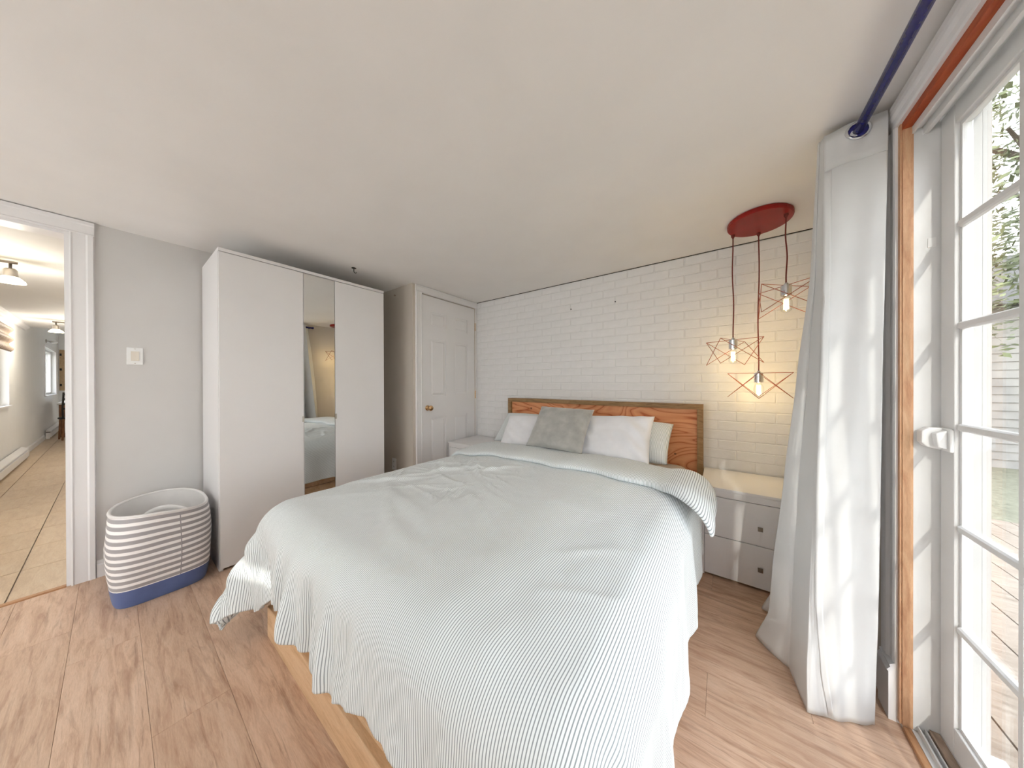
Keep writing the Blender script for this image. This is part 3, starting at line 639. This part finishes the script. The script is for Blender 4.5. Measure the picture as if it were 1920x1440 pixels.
# duvet ---------------------------------------------------------------
TX0, TX1, TY0, TY1 = -1.66, -0.235, 0.50, 2.02     # flat part of the top
ZT, RD = 0.612, 0.125
def drape(p, q, lift=0.0, ring=0.0):
    """sheet coordinates (p across, q lengthwise) to a point on the draped duvet; lift = distance outwards"""
    dx = p-TX1 if p > TX1 else (p-TX0 if p < TX0 else 0.0); dy = TY0-q if q < TY0 else 0.0
    bx, by = min(max(p, TX0), TX1), max(q, TY0)
    rho = hypot(dx, dy)
    # soft puffiness and creases on the top
    ex = min(p-TX0, TX1-p, q-TY0); puff = 0.016*sstep(-0.05, 0.35, ex)
    w = 0.010*fbm(p*2.2, q*1.6, 3.1)+0.005*fbm(p*6, q*4.5, 8.2)
    for (cx, cy, ang, ln, wd, am) in CREASES:
        ca, sa = cos(ang), sin(ang); a = (p-cx)*ca+(q-cy)*sa; b = -(p-cx)*sa+(q-cy)*ca
        b += 0.02*sin(a*9+cx*7)
        w += am*exp(-(b/wd)**2)*exp(-(a/ln)**2)
    if rho < 1e-6:
        return Vector((bx, by, ZT+puff+w+lift))
    ux, uy = dx/rho, -dy/rho
    corner = 2*abs(ux*uy)                                # 1 at the diagonal of a corner
    al = rho/RD; aq = pi/2
    if al < aq:
        hx, dz = RD*sin(al), RD*(1-cos(al)); nx, nz = sin(al), cos(al)
    else:
        e_ = rho-RD*aq; fl_ = (0.06+0.22*corner) if ux <= 0 else (0.03+0.30*corner)
        if dy == 0 and ux < 0: fl_ = 0.03
        hx, dz = RD+e_*fl_, RD+e_*sqrt(1-fl_*fl_); nx, nz = 1.0, 0.0
    k = sstep(0.06, 0.38, rho)
    if dy > 0 or corner > 0:
        # vertical pleats along the foot, fanned slightly
        s_ = p*1.0+0.25*rho*(p+0.9); ph = 7*noise.noise(Vector((s_*2.2, 0.3, 1.7)))
        pl = 0.013*sin(s_*23+ph)+0.008*sin(s_*57+2*ph+1.0)+0.030*fbm(s_*6, rho*1.6, 4)
        pl *= (0.35+0.65*sstep(-0.1, -1.1, p))
        if corner > 0.02:
            an = atan2(dy, abs(dx)); pl += corner*0.060*cos(an*6.0+0.6)
        hx += k*pl
    if dy == 0 or corner > 0:
        hx += k*(0.012*sin(q*19+3*noise.noise(Vector((q*2, 1, 5))))+0.007*fbm(q*9, rho*3, 2))*(1-0.6*sstep(0, 0.2, dy))
    return Vector((bx+ux*(hx+lift*nx), by+uy*(hx+lift*nx), ZT+puff+w*(1-0.6*k)-dz+lift*nz))
rc = random.Random(4); CREASES = []
for cx, cy, ang, ln, wd, am in ((-1.45, 1.15, 1.0, 0.20, 0.018, 0.014), (-1.30, 1.28, 0.5, 0.22, 0.02, 0.015), (-1.18, 1.30, 2.3, 0.14, 0.018, 0.016), (-1.36, 1.40, 2.0, 0.16, 0.02, 0.012), (-1.52, 1.36, 0.2, 0.15, 0.02, 0.012), (-1.2, 1.1, 2.9, 0.18, 0.02, 0.011), (-1.5, 0.95, 0.75, 0.2, 0.02, 0.012), (-1.0, 1.12, 2.75, 0.3, 0.03, 0.010), (-1.25, 0.80, 2.8, 0.4, 0.035, 0.010), (-0.85, 0.92, 2.75, 0.35, 0.03, 0.009), (-1.05, 0.66, 2.85, 0.35, 0.035, 0.009), (-1.1, 1.45, 1.1, 0.12, 0.016, 0.011), (-0.35, 0.9, 0.6, 0.1, 0.02, 0.006), (-0.3, 0.7, 0.4, 0.1, 0.02, 0.006)):
    CREASES.append((cx, cy, ang, ln, wd, am))
for _ in range(46):
    CREASES.append((rc.uniform(-1.65, -0.95), rc.uniform(0.85, 1.6), rc.uniform(0, pi), rc.uniform(0.04, 0.13), rc.uniform(0.008, 0.014), rc.uniform(0.003, 0.008)))
PL, PR, QF, QH = TX0-0.47, TX1+0.50, TY0-0.395, 2.0
def hem(p):     # how far the foot edge hangs
    return QF+0.020*sin(p*9+1.6)+0.010*sin(p*23)-0.10*sstep(-1.38, -1.72, p)+0.03*sstep(-0.9, -0.5, p)
dv = thing('duvet', 'grey and white ticking-stripe duvet spread over the bed', 'duvet', (-0.955, 1.0, 0.30))
DO = Vector((0.955, -1.0, -0.30))
def fq(u, v):
    p = PL+(PR-PL)*u; q0 = hem(p); q = q0+(QH-q0)*v; return p, q
g = G().grid(lambda u, v: drape(*fq(u, v))+DO, 320, 280, uvfn=lambda u, v: fq(u, v))
ob = g.build('cover', 'duvet', dv, smooth=True, solid=0.022); ob.modifiers['thickness'].offset = -1
# folded-back top edge: a soft roll with its own thickness
def foldpt(u, v):
    p = -1.84+(-0.08+1.84)*u
    qf = 1.60+0.05*sin((p+1.5)*1.9)-0.30*sstep(-0.35, 0.05, p)*1.0+0.012*sin(p*17)
    qb = 2.03-0.10*sstep(-0.3, 0.1, p)+0.012*sin(p*11+1)
    a = 2*pi*v; m_ = (qf+qb)/2; hw = (qb-qf)/2
    ca, sa = cos(a), sin(a)
    q = m_-hw*(abs(ca)**0.6)*(1 if ca > 0 else -1)
    th = 0.026*(0.55+0.45*sstep(0, 0.06, u)*sstep(1, 0.94, u))*(1-0.35*sstep(qf, qb, q))
    lift = 0.016+0.065*sstep(-0.28, -0.08, p)+th*(abs(sa)**0.7)*(1 if sa > 0 else -1)+0.006*fbm(p*5, q*5, 1)*max(0, sa)
    return drape(p, max(q, TY0+0.01), lift)+DO
def folduv(u, v): return (-1.84+1.76*u, v*0.8)
g = G().grid(foldpt, 170, 36, uvfn=folduv)
bmesh.ops.remove_doubles(g.bm, verts=g.bm.verts[:], dist=1e-5)
bmesh.ops.holes_fill(g.bm, edges=[e for e in g.bm.edges if e.is_boundary], sides=0)
g.build('folded_edge', 'duvet', dv, smooth=True)

# pillows ---------------------------------------------------------------
def pillow(name, label, cat, w, h, t, mat, loc, rot, group=None, seed=1, corner=0.03, stripe=False, wr=0.006, par=None, crease=0):
    """local: x width, z height, y thickness, origin at the middle of the lower edge"""
    g = G(); NU, NV = 44, 36
    def pt(u, v, side):
        a, b = u*2-1, v*2-1
        pin = 1-0.055*(1-abs(a)**2.2)*0 
        ea = 1-abs(a)**2.6; eb = 1-abs(b)**2.6
        th = t/2*max(0, ea)**0.42*max(0, eb)**0.42
        inx = 1-corner*(1-b*b)**1.0*1.0; inz = 1-corner*(1-a*a)*1.0
        x = a*w/2*(inx if abs(a) > 0 else 1); z = b*h/2*inz
        n_ = wr*fbm(a*3+seed, b*3+seed*2.3, side)+(crease*sin((a*2.2+b*1.4)*6+seed)*exp(-((abs(a)-0.7)/0.4)**2) if crease else 0)
        return Vector((x, side*(th+n_*(ea*eb)**0.3 if ea*eb > 0 else 0), z+h/2))
    for side in (-1, 1):
        g.grid(lambda u, v: pt(u, v, side), NU, NV, uvfn=lambda u, v: ((u-0.5)*w+3, (v-0.5)*h+3))
    bmesh.ops.remove_doubles(g.bm, verts=g.bm.verts[:], dist=1e-5)
    o = g.build(name, mat, None, smooth=True)
    o.location = loc; o.rotation_euler = rot; tag(o, label, cat, group); return o
P3 = radians
pillow('striped_pillow', 'ticking-striped pillow at the left end, mostly behind the white pillow', 'pillow', 0.70, 0.36, 0.13, 'duvet', (-1.48, 2.22, 0.600), (P3(-46), 0, P3(3)), 'striped pillows', 3)
pillow('striped_pillow', 'ticking-striped pillow at the right end behind the white pillow', 'pillow', 0.70, 0.36, 0.14, 'duvet', (-0.66, 2.22, 0.605), (P3(-46), 0, P3(-2)), 'striped pillows', 5)
pillow('white_pillow', 'white pillow on the left, half hidden by the grey cushion', 'pillow', 0.62, 0.33, 0.13, 'whitecloth', (-1.325, 2.055, 0.608), (P3(-38), P3(-3), P3(3)), 'white pillows', 7, crease=0.008)
pillow('white_pillow', 'white pillow on the right in front of the striped pillow', 'pillow', 0.62, 0.38, 0.13, 'whitecloth', (-0.700, 2.06, 0.608), (P3(-38), P3(-3), P3(-2)), 'white pillows', 9, corner=0.05, crease=0.010)
pillow('grey_cushion', 'square grey velvet cushion leaning on the white pillows', 'cushion', 0.47, 0.39, 0.12, 'velvet', (-1.05, 1.955, 0.660), (P3(-40), P3(1), P3(1)), None, 11, corner=0.05, wr=0.005, crease=0.004)

# ------------------------------------------------------------------ nightstands
def nightstand(x0, x1, yf, label):
    w = x1-x0; t = thing('nightstand', label, 'nightstand', (x0+w/2, yf, 0), group='white two-drawer nightstands'); D = 2.578-yf; W2 = w/2; h = 0.538
    box('side_panel', (-W2, 0.0, 0), (-W2+0.016, D, h-0.0165), 'white', t, 0.001); box('side_panel', (W2-0.016, 0.0, 0), (W2, D, h-0.0165), 'white', t, 0.001)
    box('top_panel', (-W2-0.003, -0.006, h-0.016), (W2+0.003, D, h), 'white', t, 0.0015)
    box('front_rail', (-W2+0.0162, 0.001, 0.484), (W2-0.0162, 0.018, h-0.0165), 'white', t, 0.001)
    box('back_panel', (-W2+0.0162, D-0.008, 0.02), (W2-0.0162, D-0.002, h-0.017), 'white', t); box('bottom_panel', (-W2+0.0162, 0.03, 0.02), (W2-0.0162, D-0.009, 0.034), 'white', t)
    for (a, b) in ((0.012, 0.2455), (0.2495, 0.4805)):
        dd = G().box((-W2+0.018, 0.0, a), (W2-0.018, 0.018, b)).build('drawer', 'white', t, bevel=0.001)
        z = (a+b)/2-0.006 if a < 0.1 else (a+b)/2-0.016
        kn = G(); kn.box((-0.011, -0.020, z-0.011), (0.011, -0.012, z+0.011)); kn.box((-0.005, -0.012, z-0.005), (0.005, 0.0, z+0.005)); kn.build('knob', 'knobmetal', dd, bevel=0.001)
    return t
nightstand(-0.112, 0.440, 2.122, 'white two-drawer nightstand between the bed and the curtain')
nightstand(-2.400, -1.900, 2.130, 'white nightstand beside the closet door, left of the headboard')

# ------------------------------------------------------------------ laundry basket
def basket():
    t = thing('laundry_basket', 'grey and white striped fabric laundry basket with navy base', 'basket', (-2.70, 0.165, 0))
    H = 0.46; zb = 0.095
    def sect(z, a):
        f = z/H; ax = 0.205+0.055*f+0.012*sin(f*pi); ay = 0.172+0.014*f+0.020*sin(f*pi); n_ = 5.0-2.6*f
        c, s_ = cos(a), sin(a); r_ = (abs(c)**n_+abs(s_)**n_)**(-1/n_)
        dent = 1+0.03*sin(3*a+f*4)*f*(1-f)*3+0.012*noise.noise(Vector((c*2, s_*2, f*5)))
        sl_ = 0.10*f*0
        zz = z+(0.012*cos(2*a+0.6)-0.010*sin(a))*f**3
        return Vector((ax*r_*c*dent, ay*r_*s_*dent, zz))
    def uv(u, v): return (u*1.4, zb+(H-zb)*v)
    G().grid(lambda u, v: sect(zb+(H-zb)*v, 2*pi*u), 72, 26, uvfn=uv, closed_u=True).build('striped_body', 'basket', t, smooth=True)
    G().grid(lambda u, v: sect(zb*v, 2*pi*u)*1.0 if v > 0.0 else sect(0, 2*pi*u)*0.985+Vector((0, 0, 0.001)), 72, 6, closed_u=True).build('base', 'navycloth', t, smooth=True)
    def lin(u, v):
        p = sect(H-(H-0.06)*v, 2*pi*u); k_ = 0.955-0.03*v; w = 0.012*sin(9*2*pi*u+v*5)*v*(1-v)*3
        return Vector((p.x*(k_-w), p.y*(k_-w), p.z-0.003))
    G().grid(lin, 72, 12, closed_u=True).build('liner', 'liner', t, smooth=True)
    G().lathe([(0.001, 0.0605), (0.14, 0.0605), (0.175, 0.062), (0.001, 0.063)], (0, 0, 0), 32, sx=1.1, sy=0.9).build('liner_floor', 'liner', t)
    G().tube([sect(H, 2*pi*k/72)*Vector((0.978, 0.978, 1)).x if False else Vector((sect(H, 2*pi*k/72).x*0.978, sect(H, 2*pi*k/72).y*0.978, sect(H, 2*pi*k/72).z)) for k in range(72)], 0.0075, 8, closed=True).build('rim', 'liner', t, smooth=True)
    # the sewn side seam
    G().tube([sect(z, radians(16))*1.0 for z in [zb+0.002+(H-zb-0.01)*k/14 for k in range(15)]], 0.0022, 6).build('seam', 'basket', t)
    # carrying strap inside the rim
    G().grid(lambda u, v: Vector((-0.08+0.10*cos(pi*u)*1.0+0.16, 0.02+0.11*cos(pi*u), H-0.13+0.12*sin(pi*u)+0.025*(v-0.5))), 20, 2).build('strap', 'liner', t, smooth=True, solid=0.003)
basket()

# ------------------------------------------------------------------ curtain and rod
ROD_X, ROD_Z = 0.392, 2.070
t = thing('curtain_rod', 'dark navy metal curtain rod over the patio door', 'curtain rod', (ROD_X, 1.7, ROD_Z))
G().tube([(0, 0.21, 0), (0, -2.25, 0)], 0.0145, 16).build('rod', 'navyrod', t, smooth=True)
G().lathe([(0.0125, 0.21), (0.019, 0.214), (0.019, 0.225), (0.010, 0.23), (0.001, 0.234)], (0, 0, 0), 14, 'Y').build('finial', 'navyrod', t, smooth=True)
for yy in (0.195, -2.15): G().tube([(0.0125, yy, 0), (RX-ROD_X-0.0005, yy, 0)], 0.006, 8).build('bracket', 'navyrod', t)
# rows: z, then (X/Y ratio, Y) for right fold, sewn edge, turn, left fold, back folds
rows = [
 (2.108, [(0.2915, 1.586), (0.1948, 1.610), (0.1935, 1.622), (0.186, 1.645), (0.1835, 1.655), (0.262, 1.72), (0.1955, 1.800), (0.240, 1.860)]),
 (1.600, [(0.2875, 1.555), (0.1939, 1.565), (0.1905, 1.590), (0.180, 1.640), (0.1713, 1.660), (0.255, 1.76), (0.1833, 1.840), (0.238, 1.930)]),
 (1.200, [(0.2838, 1.550), (0.1894, 1.545), (0.1859, 1.570), (0.167, 1.640), (0.1479, 1.675), (0.248, 1.80), (0.1599, 1.870), (0.234, 1.970)]),
 (0.750, [(0.2807, 1.540), (0.1823, 1.510), (0.1768, 1.540), (0.150, 1.640), (0.1236, 1.690), (0.240, 1.83), (0.1356, 1.900), (0.230, 2.000)]),
 (0.350, [(0.2769, 1.530), (0.1795, 1.475), (0.1690, 1.480), (0.140, 1.620), (0.1020, 1.705), (0.232, 1.85), (0.1140, 1.930), (0.228, 2.020)]),
 (0.150, [(0.2745, 1.520), (0.1880, 1.458), (0.1650, 1.450), (0.136, 1.600), (0.0950, 1.715), (0.230, 1.86), (0.1070, 1.940), (0.228, 2.020)]),
 (0.006, [(0.2723, 1.512), (0.2000, 1.450), (0.1660, 1.430), (0.1334, 1.610), (0.0680, 1.725), (0.225, 1.87), (0.0800, 1.950), (0.228, 2.020)]),
]
def crom(a, b, c, d, t):
    return 0.5*((2*b)+(c-a)*t+(2*a-5*b+4*c-d)*t*t+(3*b-a-3*c+d)*t*t*t)
def row_at(z):
    for i in range(len(rows)-1):
        if rows[i][0] >= z >= rows[i+1][0]: break
    tt = (rows[i][0]-z)/(rows[i][0]-rows[i+1][0]); A, B = rows[i][1], rows[i+1][1]; tt = tt*tt*(3-2*tt)*0.3+tt*0.7
    return [((a[0]*(1-tt)+b[0]*tt), a[1]*(1-tt)+b[1]*tt) for a, b in zip(A, B)]
def curtain_pt(u, v):
    z = 2.108+(0.006-2.108)*v; R_ = row_at(z); pts = [Vector((q*yy, yy)) for q, yy in R_]
    n_ = len(pts)-1; s_ = u*n_; i = min(int(s_), n_-1); f = s_-i; f = f*f*(3-2*f)*0.55+f*0.45
    p = pts[i].lerp(pts[i+1], f)
    # belly of the broad panels and fine wrinkles
    w = 0.0
    if i == 0: w = 0.010*sin(pi*f)*sin(z*3+1)+0.006*sin(f*9+z*4)*(1-f)*f*4
    elif i >= 3: w = 0.012*sin(pi*f)
    w += 0.0035*fbm(u*9, z*3.5, 2)+0.0012*fbm(u*24, z*14, 7)
    return Vector((p.x, p.y-w, z))
ctn = thing('curtain', 'white grommet curtain pulled aside beside the patio door', 'curtain', (0.33, 1.6, 0.006))
CO = Vector((-0.33, -1.6, -0.006))
cpan = G().grid(lambda u, v: curtain_pt(u, v)+CO, 154, 110).build('panel', 'curtain', ctn, smooth=True, solid=0.0022)
# sewn hem strip along the edge and the heading band
def on_panel(u, v, out): 
    p = curtain_pt(u, v); q = curtain_pt(min(u+0.004, 1), v); d_ = (q-p); n2 = Vector((-d_.y, d_.x, 0)); 
    if n2.length < 1e-9: n2 = Vector((0, -1, 0))
    n2.normalize()
    if n2.y > 0: n2 = -n2
    return p+n2*out
he_ = G().grid(lambda u, v: on_panel((0.2-0.035*(1-u))*5/7, 0.07+0.925*v, 0.0024)+CO, 4, 70).build('side_hem', 'curtain', cpan, smooth=True, solid=0.0012)
he_ = G().grid(lambda u, v: on_panel((0.002+0.194*u)*5/7, 0.002+0.066*v, 0.0026)+CO, 30, 5).build('heading_band', 'curtain', cpan, smooth=True, solid=0.0014)
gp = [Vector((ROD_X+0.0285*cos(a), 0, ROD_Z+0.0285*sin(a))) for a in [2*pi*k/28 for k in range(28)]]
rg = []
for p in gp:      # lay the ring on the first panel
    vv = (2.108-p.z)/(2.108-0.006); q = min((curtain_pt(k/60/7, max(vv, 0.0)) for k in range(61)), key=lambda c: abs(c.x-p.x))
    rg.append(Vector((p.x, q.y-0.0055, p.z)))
gr = G().tube([q+CO for q in rg], 0.0050, 8, closed=True).build('grommet', 'chrome', ctn, smooth=True); gr['label'] = 'chrome grommet ring'
shade_disc = G(); hv = [shade_disc.bm.verts.new(q+CO+Vector((0, 0.0008, 0))) for q in rg]; shade_disc.bm.faces.new(hv); shade_disc.build('grommet_shade', 'navyrod', ctn, solid=0.001)  # navy disc painted for the shaded hole; the cloth is uncut

# ------------------------------------------------------------------ pendant lamp
def pendant():
    t = thing('pendant_lamp', 'three-light pendant with round red canopy and copper wire star cages', 'pendant lamp', (0.170, 2.262, C))
    G().lathe([(0.148, -0.0003), (0.152, -0.004), (0.152, -0.020), (0.148, -0.026), (0.0, -0.0262)], (0, 0, 0), 40, sx=1.0, sy=1.12).build('canopy', 'copper', t, smooth=False)
    specs = [(-0.121, 0.075, 0.692, 0.66, 'left'), (0.009, 0.135, 0.905, 0.66, 'lowest'), (0.113, -0.045, 0.422, 0.66, 'highest')]
    rots = (radians(-24), radians(-4), radians(-46))
    for (dx, dy, drop, sc, nm), rz in zip(specs, rots):
        cup = G().lathe([(0.010, -0.0263), (0.010, -0.038), (0.005, -0.046), (0.004, -0.05)], (dx, dy, 0), 12).build('cord_grip', 'cord', t)
        n_ = 24
        G().tube([(dx+0.004*sin(k/n_*7+dx*30)*sin(pi*k/n_), dy+0.003*sin(k/n_*9)*sin(pi*k/n_), -0.046-(drop-0.046-0.005)*k/n_) for k in range(n_+1)], 0.0033, 8).build('cord', 'cord', t, smooth=True)
        z0 = -drop
        sk = G().lathe([(0.004, z0+0.012), (0.009, z0+0.006), (0.010, z0-0.001), (0.0225, z0-0.002), (0.0235, z0-0.006), (0.0235, z0-0.062), (0.020, z0-0.064)], (dx, dy, 0), 20).build('socket', 'chrome', t, smooth=False)
        R_, HH = 0.158, 0.158; cg = G(); tips = [(R_*cos(rz+k*pi/2), R_*sin(rz+k*pi/2)) for k in range(4)]
        for k in range(4):
            x, y_ = tips[k]
            cg.tube([(dx+x*0.12, dy+y_*0.12, z0-0.004), (dx+x, dy+y_, z0-0.004)], 0.0017, 6)
            for s_ in (-1, 1):
                x2, y2 = tips[(k+s_) % 4]; cg.tube([(dx+x, dy+y_, z0-0.004), (dx+x2, dy+y2, z0-HH)], 0.0017, 6)
        cg.build('wire_cage', 'copperwire', t)
        bl = G().lathe([(0.013, z0-0.064), (0.016, z0-0.072), (0.025, z0-0.095), (0.026, z0-0.125), (0.022, z0-0.145), (0.012, z0-0.154), (0.001, z0-0.156)], (dx, dy, 0), 20).build('bulb', 'glass', t, smooth=True)
        fg = G()
        for k in range(8):
            a = 2*pi*k/8; fg.tube([(dx+0.009*cos(a), dy+0.009*sin(a), z0-0.080), (dx+0.011*cos(a+0.3), dy+0.011*sin(a+0.3), z0-0.138)], 0.0022, 6)
        fg.build('filament', 'filament', bl)
        Lt = bpy.data.lights.new('bulb_light', 'POINT'); Lt.energy = 1.0; Lt.color = (1.0, 0.74, 0.36); Lt.shadow_soft_size = 0.006
        lo = bpy.data.objects.new('bulb_light', Lt); COL.objects.link(lo); lo.parent = t; lo.location = (dx, dy, z0-0.11)
pendant()

# ------------------------------------------------------------------ added diffusing blinds on the unseen windows behind the viewer
for k, (a, b) in enumerate(WINS):
    t = thing('added_blind', 'added white roller blind diffusing light on the %s unseen window behind the viewer' % ('first', 'narrow middle', 'last')[k], 'blind', ((a+b)/2, FY, WZ1), group='added roller blinds behind the viewer'); hw = (b-a)/2+0.02
    G().tube([(-hw, 0.03, 0.03), (hw, 0.03, 0.03)], 0.022, 14).build('roller', 'plug', t, smooth=True)
    G().box((-hw, 0.012, -0.63 if k == 1 else -1.96), (hw, 0.0135, 0.03)).build('fabric', 'blind', t)

# ------------------------------------------------------------------ outside
tag(box('ground', (-40, -40, -0.5), (40, 60, -0.42), 'grass'), 'lawn outside the patio door', 'lawn', kind='structure')
dk = thing('deck', 'weathered wooden deck outside the patio door', 'deck', (0.70, 0.4, -0.42), kind='structure')
for k in range(16):
    box('deck_board', (k*0.145, -3.2, 0.25), (k*0.145+0.138, 4.5, 0.28), 'deck', dk)
box('deck_frame', (0.02, -3.15, 0.001), (2.25, 4.45, 0.2495), 'deck', dk)
def house():
    t = thing('house', 'grey clapboard neighbour house seen through the patio glass', 'house', (5.2, 9.6, -0.42))
    box('wall', (-4.2, 0.03, 0), (4, 6, 3.0), 'siding', t)
    for k in range(20): G().poly_prism([(0.03, 0.15*k), (0.0, 0.15*k+0.002), (0.018, 0.15*k+0.149), (0.03, 0.15*k+0.149)], 0, -4.2, 4.0).build('clapboard', 'siding', t)
    G().poly_prism([(-0.4, 2.95), (3.0, 4.6), (6.4, 2.95)], 0, -4.5, 4.3).build('roof', 'roof', t)
    for x in (-2.6, 0.6):
        f = box('window', (x, -0.03, 1.0), (x+1.1, -0.001, 2.2), 'exterior', t); box('pane', (x+0.08, -0.036, 1.08), (x+1.02, -0.031, 2.12), 'photo', f)
house()
def tree(loc, h, r, lab, seed, n=900, ls=1.0, group='trees beyond the patio'):
    rt = random.Random(seed); t = thing('tree', lab, 'tree', loc, group=group)
    G().tube([(0, 0, 0), (0.05, 0, h*0.3), (0.0, 0.05, h*0.6), (0.04, 0, h*0.9)], [0.14, 0.11, 0.07, 0.02], 10).build('trunk', 'bark', t, smooth=True)
    g = G()
    for k in range(7):
        a = rt.uniform(0, 2*pi); z = h*rt.uniform(0.35, 0.7); g.tube([(0, 0, z), (0.5*r*cos(a), 0.5*r*sin(a), z+0.18*h), (0.8*r*cos(a), 0.8*r*sin(a), z+0.24*h)], [0.05, 0.03, 0.012], 6)
    g.build('branches', 'bark', t)
    vs_, fs = [], []
    for _ in range(n*6):
        a = rt.uniform(0, 2*pi); ph = math.acos(rt.uniform(-1, 1)); rad = rt.uniform(0.35, 1)**0.6
        rad *= 0.8+0.3*noise.noise(Vector((cos(a)*2, sin(a)*2, ph*2+seed)))
        c_ = Vector((r*rad*sin(ph)*cos(a), r*rad*sin(ph)*sin(a), h*0.62+h*0.42*rad*cos(ph)))
        s_ = ls*rt.uniform(0.05, 0.11); d1 = Vector((rt.gauss(0, 1), rt.gauss(0, 1), rt.gauss(0, 0.6))).normalized(); d2 = d1.orthogonal().normalized()
        b = len(vs_); vs_ += [c_-d1*s_, c_+d2*s_*0.45, c_+d1*s_, c_-d2*s_*0.45]; fs.append((b, b+1, b+2, b+3))
    me = bpy.data.meshes.new('foliage'); me.from_pydata(vs_, [], fs); me.materials.append(M['leaf']); o = bpy.data.objects.new('foliage', me); COL.objects.link(o); o.parent = t; o['kind'] = 'stuff'
tree((3.3, 6.2, -0.42), 6.6, 1.9, 'pale green tree in front of the neighbour house', 3, 1900, 0.6)
tree((3.9, 19.5, -0.42), 8.2, 3.0, 'tall leafy tree rising behind the neighbour house', 5)
tree((4.6, 2.6, -0.42), 6.5, 1.9, 'unseen leafy tree added to the side of the deck to screen the sky', 8)  # this tree and the next are unseen, added to cut patio sky light
tree((4.9, -1.4, -0.42), 7.0, 2.0, 'unseen large leafy tree added furthest along the deck to screen the sky', 9)
